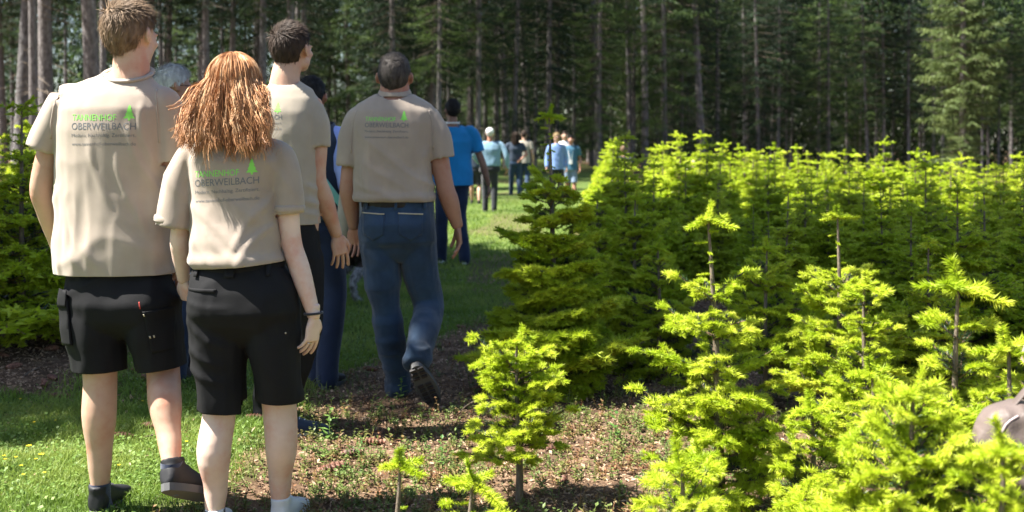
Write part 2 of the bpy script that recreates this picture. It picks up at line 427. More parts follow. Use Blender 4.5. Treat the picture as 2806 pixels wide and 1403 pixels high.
def spruce(x, y, kind, i, label, group, dia=.38, lean=0.0, rz=None, s=1.0, twigs=True, leany=0.0, seekind=None):
    zb = g1(x, y)-.03; t = empty('spruce_tree', (x, y, zb)); tag(t, label, 'spruce tree', group)
    t.rotation_euler = (leany, lean, 0)
    rz = rnd.uniform(0, 6.28) if rz is None else rz
    tr = obj('trunk', TR[i % 4], t); tr.scale = (dia/.38, dia/.38, s); tr.rotation_euler = (0, 0, rz)
    cs = CR[kind]; c = obj('crown', SUNLIT_CROWN if seekind else cs[(i//2) % len(cs)], t); c.scale = (s, s, s); c.rotation_euler = (0, 0, rz)
    if twigs: d = obj('dead_branches', DT[i % 3], t); d.rotation_euler = (0, 0, rz); tag(d, kind='stuff')
    return t

def at_width(xd, w, dia):
    Y = dia*FD/w; return (xd-1288)/FD*Y, Y
# trunks one can tell apart: (x, width) measured, diameter, crown, lean, label
TK = [(8, 26, .44, 'high', 0, 'thick dark spruce trunk at the far left, behind the young firs'),
 (47, 42, .50, 'high', 0, 'thick grey spruce trunk standing second from the left'),
 (116, 42, .46, 'high', .0, 'dark spruce trunk third from the left, left of the fair-haired boy'),
 (160, 13, .34, 'high', 0, 'thin brown spruce trunk between two thick trunks on the left'),
 (240, 46, .46, 'high', .0, 'thick dark spruce trunk touching the short-haired boy\'s head on its left'),
 (378, 34, .46, 'high', 0, 'dark spruce trunk right behind the head of the fair-haired boy'),
 (413, 16, .36, 'high', 0, 'grey spruce trunk just above the grey-haired walker'),
 (447, 11, .34, 'high', 0, 'slender pale spruce trunk between the grey-haired walker and the red-haired girl'),
 (500, 22, .38, 'high', 0, 'grey spruce trunk above the red-haired girl\'s left shoulder side'),
 (560, 8, .30, 'high', 0, 'very thin spruce trunk above the red-haired girl'),
 (640, 17, .38, 'high', .0, 'straight grey spruce trunk left of the dark-haired boy\'s head'),
 (736, 10, .34, 'high', 0, 'thin spruce trunk above the dark-haired boy\'s head'),
 (787, 20, .40, 'high', -.02, 'grey spruce trunk just right of the dark-haired boy\'s head'),
 (806, 10, .32, 'high', 0, 'thin brown spruce trunk beside a grey one, right of the dark-haired boy'),
 (1186, 16, .38, 'high', -.01, 'spruce trunk above the man in the bright blue shirt'),
 (1222, 13, .36, 'high', -.01, 'reddish spruce trunk above the man in the white cap'),
 (1276, 21, .42, 'high', -.045, 'leaning grey spruce trunk right of the man in the white cap'),
 (1300, 10, .32, 'high', -.03, 'thin spruce trunk behind a leaning grey trunk at the end of the path'),
 (1330, 16, .36, 'high', -.05, 'pale leaning spruce trunk above the couple walking at the end of the path'),
 (1354, 9, .32, 'high', -.02, 'thin spruce trunk left of the tallest dark fir\'s leader'),
 (1376, 12, .34, 'high', -.02, 'grey spruce trunk straight behind the tallest dark fir\'s leader'),
 (1404, 12, .34, 'high', -.03, 'leaning spruce trunk above the fair-haired woman in light blue'),
 (1432, 9, .30, 'high', 0, 'thin spruce trunk above the man in the teal polo'),
 (1508, 20, .42, 'high', -.02, 'stout spruce trunk where the bright rows of firs begin'),
 (1540, 9, .30, 'high', 0, 'thin shaded spruce trunk just right of a stout one'),
 (1586, 16, .38, 'high', -.04, 'leaning spruce trunk left of a pair of close trunks'),
 (1622, 19, .42, 'high', -.01, 'stout grey spruce trunk, left one of a close pair'),
 (1653, 12, .34, 'high', -.02, 'reddish sunlit spruce trunk, right one of a close pair'),
 (1676, 13, .36, 'high', -.035, 'blue-grey leaning spruce trunk beside a reddish one'),
 (1768, 20, .42, 'high', -.02, 'bright pink-grey spruce trunk in front of the forest edge'),
 (1790, 8, .30, 'high', 0, 'thin dark spruce trunk in the shadow of the bright pink-grey trunk'),
 (1849, 10, .34, 'mid', -.03, 'slim spruce trunk right of the bright pink-grey trunk'),
 (1883, 12, .36, 'mid', -.01, 'spruce trunk with one sunlit side, right of a slim leaning one'),
 (1940, 7, .32, 'mid', 0, 'faint spruce trunk in the dark part of the forest edge'),
 (1978, 8, .32, 'mid', 0, 'reddish faint spruce trunk in the dark part of the forest edge'),
 (2058, 8, .34, 'mid', 0, 'blue-grey spruce trunk in the middle of the dark forest edge'),
 (2150, 7, .32, 'mid', 0, 'faint spruce trunk left of a bent-looking slender one'),
 (2184, 9, .34, 'mid', -.02, 'slender leaning spruce trunk in the dark forest edge on the right'),
 (2222, 9, .34, 'mid', 0, 'straight pale spruce trunk in the dark forest edge on the right'),
 (2286, 9, .34, 'mid', 0, 'straight spruce trunk just left of the full sunlit spruce'),
 (2372, 8, .32, 'mid', 0, 'spruce trunk under the left boughs of the full sunlit spruce'),
 (2470, 7, .32, 'mid', 0, 'dark spruce trunk right of the full sunlit spruce'),
 (2545, 8, .34, 'mid', 0, 'dark spruce trunk at the right-hand end of the forest edge')]
placed = []
for i, (xd, w, dia, kind, lean, lab) in enumerate(TK):
    if w <= 9 and xd > 1800: dia *= .76
    x, y = at_width(xd, w, dia); placed.append((x, y))
    spruce(x, y, kind, i, lab, 'spruce trunks along the forest edge', dia, lean, s=(.68 if x < -3 else 1.0)+.06*math.sin(i*2.1))
x, y = (2420-1288)/FD*47, 47
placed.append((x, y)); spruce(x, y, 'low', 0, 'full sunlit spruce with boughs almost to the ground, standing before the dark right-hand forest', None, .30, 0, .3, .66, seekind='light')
# the forest behind them
def yedge(x): return float(np.interp(x, [-40, -12, -8, -4, 0, 8, 20, 40, 60], [16, 22, 27, 36, 50, 54, 72, 84, 92]))
grp = 'spruces of the forest behind its edge'
n = 0
def free(x, y, r):
    return all((x-a)**2+(y-b)**2 > r*r for a, b in placed)
yy = 22.0
while yy < 118:
    stp = 3.6+max(0, yy-60)*.03; hw = yy*.475+2
    xx = -hw+rnd.uniform(0, stp)
    while xx < hw:
        x = xx+rnd.uniform(-1.2, 1.2); y = yy+rnd.uniform(-1.3, 1.3); d = y-yedge(x)
        if d > 1.5 and d < 46 and free(x, y, 1.7):
            leftside = x < -y*.18
            if leftside: kind = rnd.choice(['low', 'mid', 'high', 'mid', 'high']) if d > 12 else 'high'
            else: kind = rnd.choice(['mid', 'mid', 'low']) if x < y*.2 else rnd.choice(['mid', 'low'])
            if d > 14 and not leftside: kind = 'low' if d > 24 or rnd.random() < .6 else kind
            if x/y < -.2 and d > 28 and rnd.random() < .35: xx += stp; continue
            lab = ('spruce standing deep in the forest, seen between nearer trunks on the left' if leftside else
                   'spruce standing behind the trunks at the forest edge in the middle' if x < y*.2 else 'shaded spruce of the dark forest wall on the right')
            spruce(x, y, kind, n, lab, grp+(' on the left' if leftside else ' in the middle' if x < y*.2 else ' on the right'), rnd.uniform(.20, .30), rnd.uniform(-.02, .02), s=rnd.uniform(.85, 1.1)*(.68 if x < -4 and y < 46 else 1), twigs=(d < 14))
            placed.append((x, y)); n += 1
        xx += stp
    yy += stp
# the woodland beyond, one far mass
gw = np.random.default_rng(77); nw = 210000; xw = gw.uniform(-75, 95, nw); yw = 98+gw.random(nw)*26+np.abs(xw)*.12; zw = gw.random(nw)**1.2*19
keep = (vnoise(np.stack([xw*.35, yw*.35, zw*.12], -1)) > .30) & ~((xw < -16) & (vnoise(np.stack([xw*.8, 0*yw, zw*.8+5], -1)) > .66))
xw, yw, zw = xw[keep], yw[keep], zw[keep]; nw = len(xw); cw = np.stack([xw, yw, zw+gz(xw, yw)], -1); dw = nrm(gw.normal(size=(nw, 3))*.6+np.array([0, 0, -.9])); sw = nrm(np.cross(dw, gw.normal(size=(nw, 3))))*.13
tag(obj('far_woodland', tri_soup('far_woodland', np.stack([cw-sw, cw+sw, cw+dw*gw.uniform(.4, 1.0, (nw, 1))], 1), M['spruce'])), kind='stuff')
# unseen spruces, added to throw shade across the path and the middle rows
SHADE_TREES = [(-6.6, 7.4, 'dense', 0), (-9.4, 8.1, 'dense', 2), (-12.6, 7.2, 'dense', 1), (-7.6, 10.4, 'dense', 1), (-10.8, 11.4, 'dense', 0), (-14.5, 10.0, 'dense', 3), (-17.5, 7.0, 'dense', 3), (-5.2, 10.6, 'dense', 3), (-3.8, 7.2, 'dense', 0), (-3.5, 6.7, 'small', 0), (-6.9, 7.4, 'small', 1), (-4.3, 7.2, 'small', 2), (-7.9, 5.9, 'small', 3), (-4.3, 6.4, 'small', 1)]
for i, (x, y, k, j) in enumerate(SHADE_TREES):
    sc = .62 if k == 'small' else 1.0; k = 'dense'
    spruce(x, y, k, j, 'unseen tall spruce, added out of view to shade the path and firs', 'unseen spruces added to cast shade', .42*sc, 0, s=sc, twigs=False)

# ------------------------------------------------------------------ the plantation
near_fir(*gpt(1305, 1265), .605, .29, 'small bright fir with a bare lower stem standing alone in the clearing in front', .125, .075, 3, minz=.20, power=.14, fill=(1, 4))
near_fir((1815-1288)/FD*4.0, 4.0, 1.075, .40, 'tallest bright fir in front, with a long thin leader, in the middle of the firs', .30, .125, 5, (-.05, 0), minz=.12, nosh=.6)
near_fir((1710-1288)/FD*2.95, 2.95, .50, .34, 'low wide fir at the bottom edge below the tallest bright fir', .14, .10, 7)
near_fir((2105-1288)/FD*5.3, 5.3, 1.0, .42, 'slim-topped fir half in shade, right of the tallest bright fir', .34, .13, 9, nosh=.7)
near_fir((2415-1288)/FD*3.2, 3.2, .93, .33, 'bright fir whose top carries a wide cross of long fresh shoots', .16, .14, 12, tiplen=1.35, nosh=.5)
near_fir((2190-1288)/FD*3.9, 3.9, .55, .27, 'small fir in the gap below the slim-topped fir', .10, .09, 14)
near_fir((2530-1288)/FD*2.9, 2.9, .81, .24, 'bright fir near the right edge, above the leather bag', .16, .12, 16, nosh=.6)
near_fir((2300-1288)/FD*2.5, 2.5, .78, .46, 'broad dense fir filling the lower right foreground', .06, .09, 18, nosh=.5, dense=True)
near_fir((2530-1288)/FD*2.15, 2.15, .75, .26, 'dense fir in the bottom right corner, in front of the leather bag', .05, .08, 20)
near_fir((2120-1288)/FD*2.7, 2.7, .46, .38, 'low dark-needled fir at the bottom edge between two bright ones', .08, .09, 22)
near_fir((1190-1288)/FD*3.25, 3.25, .37, .27, 'low spreading fir at the bottom edge in front of the clearing', .10, .09, 24)
near_fir((1003-1288)/FD*3.5, 3.5, .345, .10, 'tiny fir seedling with a bare stem and one bright tuft at the bottom edge', .22, .07, 26, nosh=.15, tiplen=.95)
near_fir((1390-1288)/FD*6.1, 6.1, 1.50, .52, 'big dark fir with a tall bare leader standing beside the path', .40, .12, 28, (-.02, 0), nosh=.8, dense=True, power=.75)
near_fir((1600-1288)/FD*7.4, 7.4, 1.00, .50, 'shaded bushy fir just right of the big dark fir by the path', .2, .12, 30, yb=3, dense=True)
near_fir((2180-1288)/FD*4.5, 4.5, .78, .36, 'shaded fir behind the small fir in the gap', .12, .11, 32, yb=3)

near_fir((2420-1288)/FD*2.8, 2.8, .66, .34, 'leafy fir in the lower right mass, just behind the broad dense fir', .07, .09, 34)
near_fir((2640-1288)/FD*3.3, 3.3, .72, .30, 'half-hidden fir at the right edge behind the leather bag', .10, .10, 36)
near_fir((2020-1288)/FD*3.3, 3.3, .30, .26, 'knee-high fir between the low wide fir and the dark-needled one', .07, .08, 38)
near_fir((1560-1288)/FD*2.75, 2.75, .32, .24, 'low fir cut by the bottom edge, left of the low wide fir', .07, .08, 40)

near_fir((1505-1288)/FD*8.4, 8.4, .95, .46, 'shaded fir in the gap between the big dark fir and the bushy one', .14, .14, 44, yb=3, dense=True)
near_fir((1655-1288)/FD*6.6, 6.6, .74, .42, 'shaded low fir left of the tallest bright fir\'s leader', .12, .13, 46, yb=3, dense=True)
near_fir((1930-1288)/FD*5.9, 5.9, .80, .42, 'shaded fir between the tallest bright fir and the slim-topped one', .14, .13, 48, yb=3, dense=True)

near_fir((2040-1288)/FD*3.7, 3.7, .47, .32, 'low fir in the dip between the tallest bright fir and the gap beyond', .08, .08, 50)
near_fir((1760-1288)/FD*3.6, 3.6, .34, .26, 'small fir crouching under the left side of the tallest bright fir', .08, .08, 52)

def pright(y): return float(np.interp(y, [4, 5, 8, 12, 20, 28, 34, 60], [-.2, -.1, .3, .75, 1.25, 1.75, 2.4, 6]))
def pleft(y): return float(np.interp(y, [6, 8, 14, 20, 26, 34, 50], [-3.1, -2.95, -2.55, -2.5, -3.0, -3.6, -6]))
taken = [((1505-1288)/FD*8.4, 8.4), ((1655-1288)/FD*6.6, 6.6), ((1930-1288)/FD*5.9, 5.9), (gpt(1305, 1265)), ((1390-1288)/FD*6.1, 6.1), ((1600-1288)/FD*7.4, 7.4), ((2105-1288)/FD*5.3, 5.3), ((2180-1288)/FD*4.5, 4.5)]
cnt = 0; y = 6.0
while y < 36:
    sp = .90 if y < 16 else 1.0 if y < 26 else 1.4
    x = pright(y)+.45+rnd.uniform(0, .2)
    while x < y*.47+1.0:
        px = x+rnd.uniform(-.16, .16); py = y+rnd.uniform(-.2, .2)
        if all((px-a)**2+(py-b)**2 > .62 for a, b in taken) and rnd.random() > .03:
            h = rnd.uniform(.85, 1.12) if py < 10 else rnd.uniform(1.0, 1.3) if py < 16 else rnd.uniform(1.15, 1.5)
            if rnd.random() < .07: h *= 1.12
            if py < 9.5: grp, lab = 'young firs in the shaded front rows', 'young fir in the shaded rows just behind the bright front firs'
            elif py < 16: grp, lab = 'young firs in the dark middle rows', 'young fir in the dark middle rows of the plantation'
            else: grp, lab = 'young firs in the sunlit back rows', 'young fir in the sunlit yellow-green rows before the forest'
            row_fir(px, py, h, MID if py < 17 else FAR, cnt, lab, grp, rnd.uniform(0, 6.28), rnd.uniform(1.1, 1.35)); cnt += 1
        x += sp*rnd.uniform(.9, 1.1)
    y += sp if y < 26 else sp*1.2
# left of the path
k = 0; y = 7.4
while y < 19:
    x = pleft(y)-.15
    while x > -y*.46-.3:
        px = x+rnd.uniform(-.15, .15); py = y+rnd.uniform(-.2, .2)
        row_fir(px, py, rnd.uniform(1.25, 1.62), MID if py < 15 else FAR, k, 'young fir in the rows left of the path, behind the fair-haired boy', 'young firs left of the path', rnd.uniform(0, 6.28), 1.15); k += 1
        x -= rnd.uniform(.95, 1.15)
    y += 1.15
    if y > 12 and y < 13: y = 13.2
# ------------------------------------------------------------------ what grows and lies on the ground
def blades(n, y0, y1, h, w, seed, mats, lean=.5, tuft=.25):
    g = np.random.default_rng(seed); u = g.random(n*3); y = (y0**1+u*(y1-y0)); x = g.uniform(-.47, .47, n*3)*y
    ga = grass_amount(x, y); k = g.random(n*3) < ga; x = x[k][:n]; y = y[k][:n]; n = len(x); z = gz(x, y)
    hh = h*g.uniform(.45, 1.25, n)*(.6+.9*vnoise(np.stack([x*4, y*4, 0*x], -1)))
    a = g.uniform(0, 6.283, n); d = np.stack([np.cos(a)*lean*g.random(n), np.sin(a)*lean*g.random(n), np.ones(n)], -1)
    b = np.stack([x, y, z-.003], -1); a2 = g.uniform(0, 6.283, n); s = np.stack([np.cos(a2), np.sin(a2), 0*a2], -1)*(w*.5)
    mid = b+d*(hh*.55)[:, None]; tip = b+d*hh[:, None]+np.stack([np.cos(a), np.sin(a), -.3+0*a], -1)*(hh*.35)[:, None]
    S = Soup(); S.add(np.stack([b-s, b+s, mid+s*.8], 1)); S.add(np.stack([b-s, mid+s*.8, mid-s*.8], 1)); S.add(np.stack([mid-s*.8, mid+s*.8, tip], 1))
    return S
S = blades(46000, 3.0, 5.8, .040, .0032, 1, None)
S2 = blades(34000, 5.6, 11, .055, .006, 2, None); S3 = blades(26000, 10.5, 30, .06, .014, 3, None)
for q in (S2, S3): S.T += q.T; S.M += q.M
tag(obj('grass', S.mesh('grass', [M['grass']])), kind='stuff')

g = np.random.default_rng(5)     # clover-like leaves in the turf, flat small discs of two triangles
n = 30000; y = 3.0+g.random(n)*6; x = g.uniform(-.47, .1, n)*y; k = g.random(n) < grass_amount(x, y)*(.35+.65*(vnoise(np.stack([x*2, y*2, 0*x], -1)) > .42)); x = x[k]; y = y[k]; n = len(x)
c = np.stack([x, y, gz(x, y)+g.uniform(.008, .032, n)], -1); a = nrm(g.normal(size=(n, 3))*np.array([1, 1, .35])); b = nrm(np.cross(a, g.normal(size=(n, 3))*.4+np.array([0, 0, 1]))); r = g.uniform(.005, .010, n)[:, None]
S = Soup(); S.add(np.stack([c-a*r, c+b*r, c+a*r], 1)); S.add(np.stack([c-a*r, c+a*r, c-b*r], 1))
tag(obj('clover', S.mesh('clover', [M['clover']])), kind='stuff')

# dry needles, leaf scraps and bark chips on the bare parts
n = 80000; u = g.random(n); y = 3.0+u**1.3*9; x = g.uniform(-.47, .47, n)*y
k = (g.random(n) < (1-grass_amount(x, y))*.9+.05); x = x[k]; y = y[k]; n = len(x)
c = np.stack([x, y, gz(x, y)+g.uniform(.002, .014, n)], -1); a = nrm(g.normal(size=(n, 3))*np.array([1, 1, .3])); b = nrm(np.cross(a, g.normal(size=(n, 3))*.5+np.array([0, 0, 1]))); l = (g.uniform(.003, .013, n)*(1+y*.05))[:, None]; wd = l*g.uniform(.12, .5, (n, 1))
S = Soup(); S.add(np.stack([c-a*l, c+b*wd, c+a*l], 1)); S.add(np.stack([c-a*l, c+a*l, c-b*wd+np.array([0, 0, .004])], 1))
tag(obj('litter', S.mesh('litter', [M['litter']])), kind='stuff')

def leaf(p, d, up, ln, w):
    d = nrm(d); s = nrm(np.cross(d, up)); m1 = p+d*ln*.45+up*ln*.06; t = p+d*ln
    return np.array([[p, m1+s*w, t], [p, t, m1-s*w]])
def weed(g, h, n, ll, lw):
    T = []; lean = g.normal(size=2)*.25; p = np.zeros(3)
    top = np.array([lean[0]*h, lean[1]*h, h]); T.append(stick(p, top, .002, .001))
    for i in range(n):
        t = (i+.5)/n; q = top*t; a = i*2.4+g.normal()*.3; d = np.array([math.cos(a), math.sin(a), .35+g.normal()*.3]); T.append(leaf(q, d, np.array([0, 0, 1.]), ll*g.uniform(.6, 1.2)*(1.1-.5*t), lw))
    return np.concatenate([t.reshape(-1, 3, 3) for t in T])
# low reddish and green ground cover of the clearing
S = Soup(); n = 0
while n < 4200:
    y = 3.0+g.random()**1.2*7.0; x = g.uniform(-.32, .47)*y
    ga = float(grass_amount(np.array([x]), np.array([y]))[0]); v = float(vnoise(np.array([[x*2.2, y*2.2, 9]]))[0])
    if g.random() > (1-ga)*(1.5 if v > .45 else .35): continue
    z = g1(x, y); S.add(weed(g, g.uniform(.02, .085), int(g.integers(4, 9)), g.uniform(.018, .038), g.uniform(.004, .008))+np.array([x, y, z])); n += 1
n = 0
while n < 3600:
    y = 3.0+g.random()**1.1*2.6; x = g.uniform(-.32, .30)*y
    ga = float(grass_amount(np.array([x]), np.array([y]))[0]); v = float(vnoise(np.array([[x*3, y*3, 4]]))[0])
    if g.random() < ga*1.2 or g.random() > v*1.5-.2: continue
    z = g1(x, y); S.add(weed(g, g.uniform(.015, .06), int(g.integers(5, 10)), g.uniform(.012, .026), g.uniform(.004, .007))+np.array([x, y, z])); n += 1
tag(obj('ground_cover', S.mesh('ground_cover', [M['weed']])), kind='stuff')
M['weed_green'] = leafy('green_weed_leaf', [(.25, (.07, .17, .03)), (.7, (.17, .28, .06))], .35, .5)
WD = [weed(np.random.default_rng(i), .16, 13, .055, .010) for i in range(3)]
WM = []
for T in WD: S = Soup(); S.add(T); WM.append(S.mesh('weed', [M['weed_green']]))
for i, (xd, yd, s, lab) in enumerate([(828, 1112, 1.0, 'leafy green weed beside the navy shoe on the bare ground'), (822, 1170, .7, 'small weed below the leafy weed beside the navy shoe'),
    (1008, 1010, .8, 'weed growing beside the raised shoe of the man in jeans'), (1115, 1180, .8, 'leafy weed left of the small lone fir'), (900, 1160, .6, 'low weed in the middle of the bare ground'),
    (1545, 1120, 1.0, 'green weed between the lone fir and the tallest bright fir'), (1010, 1180, .6, 'low weed behind the tiny fir seedling'), (2300, 1070, 1.1, 'broad-leaved weed among the front firs'), (955, 1060, .7, 'weed left of the jeans-wearer\'s planted shoe')]):
    x, y = gpt(xd, yd); o = obj('weed', WM[i % 3], None, (x, y, g1(x, y))); o.scale = (s, s, s); o.rotation_euler = (0, 0, i*1.3); tag(o, lab, 'weed', 'single weeds on the bare ground')

# fallen cones
M['cone'] = leafy('cone_scale', [(.3, (.07, .03, .02)), (.6, (.17, .075, .045)), (.8, (.27, .13, .08))], .0, .6, pscale=60)
def cone_mesh():
    V = []; F = []; nr = 13; ns = 10
    for i in range(nr+1):
        t = i/nr; r = .016*math.sin(math.pi*(.12+.80*t))**.7*(1.18 if i % 2 else .82)
        for j in range(ns): a = (j+.5*(i % 2))*2*math.pi/ns; V.append((t*.105-.05, math.cos(a)*r, math.sin(a)*r))
    for i in range(nr):
        for j in range(ns): a = i*ns+j; b = i*ns+(j+1) % ns; F.append((a, b, b+ns, a+ns))
    return np_mesh('cone', V, np.array(F), M['cone'])
CM = cone_mesh()
cs = [(305, 1103, 'lying on the grass between the fair-haired boy\'s legs'), (645, 1056, 'lying in front of the red-haired girl, between her legs'), (150, 1001, 'lying on shaded grass left of the fair-haired boy'),
      (378, 1078, 'lying near the fair-haired boy\'s right calf'), (938, 1118, 'lying in the strip of shadow on the bare ground')]
for i, (xd, yd, lab) in enumerate(cs):
    x, y = gpt(xd, yd); o = obj('spruce_cone', CM, None, (x, y, g1(x, y)+.014)); o.rotation_euler = (0, .05, [.1, .0, .3, 2.6, -.1][i]); tag(o, 'long brown spruce cone '+lab, 'cone', 'fallen spruce cones')
r2 = random.Random(3); n = 0
while n < 60:
    y = r2.uniform(5.6, 11) if n < 34 else r2.uniform(4.2, 12); x = r2.uniform(-.46, -.30)*y if n < 34 else r2.uniform(-.2, .12)*y
    if n < 34 and (y < 6.2 or y > 9): continue
    o = obj('spruce_cone', CM, None, (x, y, g1(x, y)+.013)); o.rotation_euler = (0, r2.uniform(-.2, .2), r2.uniform(0, 6.28)); s = r2.uniform(.7, 1.25); o.scale = (s, s*1.1, s*1.1)
    lf = n < 34; tag(o, 'brown spruce cone among the cones strewn below the firs on the left' if lf else 'brown spruce cone lying on the bare strip beside the path', 'cone', 'cones strewn below the firs on the left' if lf else 'cones strewn beside the path'); n += 1
# yellow flowers in the turf
S = Soup(); S.add(stick((0, 0, 0), (.004, 0, .05), .0012, .001), 0)
for i in range(6):
    a = i*math.pi/3; S.add(leaf(np.array([.004, 0, .05]), np.array([math.cos(a), math.sin(a), .35]), np.array([0, 0, 1.]), .013, .006), 1)
FM = S.mesh('flower', [M['clover'], M['petal']])
for i, (xd, yd) in enumerate([(70, 1145), (52, 1182), (104, 1168), (140, 1065), (208, 1010), (10, 1156), (12, 1165), (38, 1160), (90, 1165), (60, 1205), (360, 1015), (300, 1180), (50, 1010), (110, 1200), (85, 1070), (470, 1120)]):
    x, y = gpt(xd, yd+10); o = obj('buttercup', FM, None, (x, y, g1(x, y))); o.rotation_euler = (0, 0, i); s = 1.1 if i in (0, 2) else .65; o.scale = (s, s, s)
    tag(o, 'small yellow buttercup in the grass at lower left', 'flower', 'buttercups in the grass')
# dead sticks lying about
SM = stem_mesh(np.random.default_rng(8), .35, .006, .002, (.03, 0), 5, 5, .012, M['stem'])
for i, (xd, yd, lab) in enumerate([(1150, 1030, 'thin dead stick poking up left of the lone fir'), (350, 1090, 'thin stick lying in the grass by the fair-haired boy'), (60, 930, 'grey stick lying among the cones at far left')]):
    x, y = gpt(xd, yd+20); o = obj('stick', SM, None, (x, y, g1(x, y)+.01)); o.rotation_euler = ((1.0, 0, .8) if i == 0 else (1.5, 0, 1+i)); o.scale = (.7, .7, .6); tag(o, lab, 'stick')
# ------------------------------------------------------------------ people: cloth, skin, hair
def cloth(name, c, rough=.85, var=.12, weave=700, bs=.15, sheen=.25, folds=.0):
    m = mat(name, c, rough, .2); co = coords(m)
    a = ntex(m, 5, 4, co, .6); d = tuple(max(0, v*(1-var)) for v in c); e = tuple(min(1, v*(1+var)) for v in c)
    L(m, ramp(m, a, [(.3, d), (.7, e)]), base(m)); m.node_tree.nodes['Principled BSDF'].inputs['Sheen Weight'].default_value = sheen
    h = ntex(m, weave, 2, co); bump(m, h, bs, .002); return m
def skin(name, c, red=.3):
    m = mat(name, c, .52, .35); co = coords(m); a = ntex(m, 9, 4, co, .6)
    L(m, ramp(m, a, [(.34, (c[0]*.93, c[1]*.72, c[2]*.66)), (.52, c), (.7, tuple(min(1, v*1.1) for v in c))]), base(m))
    b = m.node_tree.nodes['Principled BSDF']; b.inputs['Subsurface Weight'].default_value = .12
    b.inputs['Subsurface Radius'].default_value = (1, .35, .2); b.inputs['Subsurface Scale'].default_value = .008
    bump(m, ntex(m, 260, 3, co), .12, .001); return m
def hairm(name, stops, sc=60, rough=.6):
    m = mat(name, rough=rough, spec=.15); co = coords(m, (1, 1, .25)); L(m, ramp(m, ntex(m, sc, 2, co, .5), stops), base(m)); return m
M['shirt_tan'] = cloth('tan_jersey', (.36, .298, .24)); M['shirt_tan2'] = cloth('tan_pique', (.32, .263, .212), weave=900, bs=.3)
M['shirt_sage'] = cloth('pale_olive_jersey', (.34, .295, .232))
M['black'] = cloth('black_workwear', (.009, .009, .010), .8, .25, 800, .3, .0)
M['charcoal'] = cloth('dark_trousers', (.022, .024, .030), .8, .2)
M['denim'] = cloth('blue_denim', (.020, .042, .080), .85, .45, 1100, .5); M['denim2'] = cloth('navy_denim', (.015, .024, .055), .85, .3, 1100, .4)
M['royal'] = cloth('bright_blue_jersey', (.012, .20, .46)); M['pale_blue'] = cloth('pale_blue_cotton', (.17, .28, .38)); M['light_blue'] = cloth('light_blue_knit', (.17, .27, .52))
M['navy'] = cloth('navy_jersey', (.03, .045, .07)); M['teal'] = cloth('teal_jersey', (.04, .12, .19)); M['white'] = cloth('white_cotton', (.72, .72, .72)); M['shorts_blue'] = cloth('grey_blue_cotton', (.18, .24, .34))
M['stone'] = cloth('stone_cotton', (.34, .31, .25)); M['bluestripe'] = cloth('striped_blue_cotton', (.30, .38, .75)); M['mint'] = cloth('mint_strap', (.20, .50, .50)); M['sock'] = cloth('navy_sock', (.03, .04, .075), .9, .2, 500, .6)
M['skin'] = skin('fair_skin', (.50, .315, .225)); M['skin_pale'] = skin('pale_skin', (.64, .47, .38)); M['skin_tan'] = skin('tanned_skin', (.36, .19, .13)); M['skin_dark'] = skin('deep_tanned_skin', (.24, .13, .09))
M['leather_shoe'] = mat('shoe_leather', (.035, .03, .03), .6, .3); M['sole'] = mat('grey_sole', (.10, .10, .10), .8); M['white_sole'] = mat('white_sole', (.65, .67, .70), .6)
M['navy_mesh'] = cloth('navy_mesh_shoe', (.03, .045, .085), .8, .2, 500, .5); M['trainer_white'] = mat('white_trainer', (.62, .64, .66), .5); M['black_shoe'] = mat('black_trainer', (.018, .018, .02), .6)
M['hair_fair'] = hairm('fair_brown_hair', [(.3, (.095, .060, .036)), (.7, (.25, .17, .105))]); M['hair_brown'] = hairm('dark_brown_hair', [(.3, (.024, .016, .012)), (.7, (.065, .044, .032))])
M['hair_grey'] = hairm('greying_dark_hair', [(.3, (.028, .023, .02)), (.7, (.075, .065, .058))]); M['hair_silver'] = hairm('silver_hair', [(.3, (.36, .35, .34)), (.7, (.66, .65, .63))])
M['hair_red'] = hairm('auburn_hair', [(.25, (.18, .075, .032)), (.5, (.43, .215, .10)), (.75, (.72, .48, .28))], 30, .5); M['hair_blonde'] = hairm('blonde_hair', [(.3, (.35, .25, .13)), (.7, (.6, .46, .28))])
M['hair_black'] = hairm('black_hair', [(.3, (.008, .007, .007)), (.7, (.025, .022, .02))])
M['print_green'] = mat('green_print', (.22, .62, .10), .6); M['print_grey'] = mat('grey_print', (.14, .145, .15), .7); M['thread'] = mat('pale_thread', (.45, .40, .30), .8); M['red_tag'] = mat('red_tag', (.38, .05, .04), .7)
M['metal'] = mat('silver_metal', (.6, .6, .6), .3, .5, Metallic=1.0); M['eye'] = mat('eye_white', (.7, .7, .7), .2); M['iris'] = mat('iris', (.03, .02, .02), .2); M['lip'] = mat('lips', (.42, .15, .13), .5); M['glass'] = mat('dark_lens', (.02, .02, .02), .15)
M['belt'] = mat('dark_belt', (.02, .016, .014), .5); M['bag'] = cloth('taupe_leather', (.125, .098, .088), .5, .3, 150, .5, 0); M['piping'] = mat('bag_piping', (.33, .26, .26), .35, .5); M['lime'] = mat('lime_plastic', (.30, .62, .04), .4)
M['fur'] = leafy('dark_brown_fur', [(.3, (.012, .009, .008)), (.55, (.045, .030, .022)), (.8, (.10, .075, .06))], 0, .7, pscale=9, objvar=False); M['fur2'] = leafy('grey_fur', [(.3, (.10, .095, .09)), (.6, (.38, .36, .35)), (.8, (.60, .58, .57))], 0, .7, pscale=30, objvar=False)

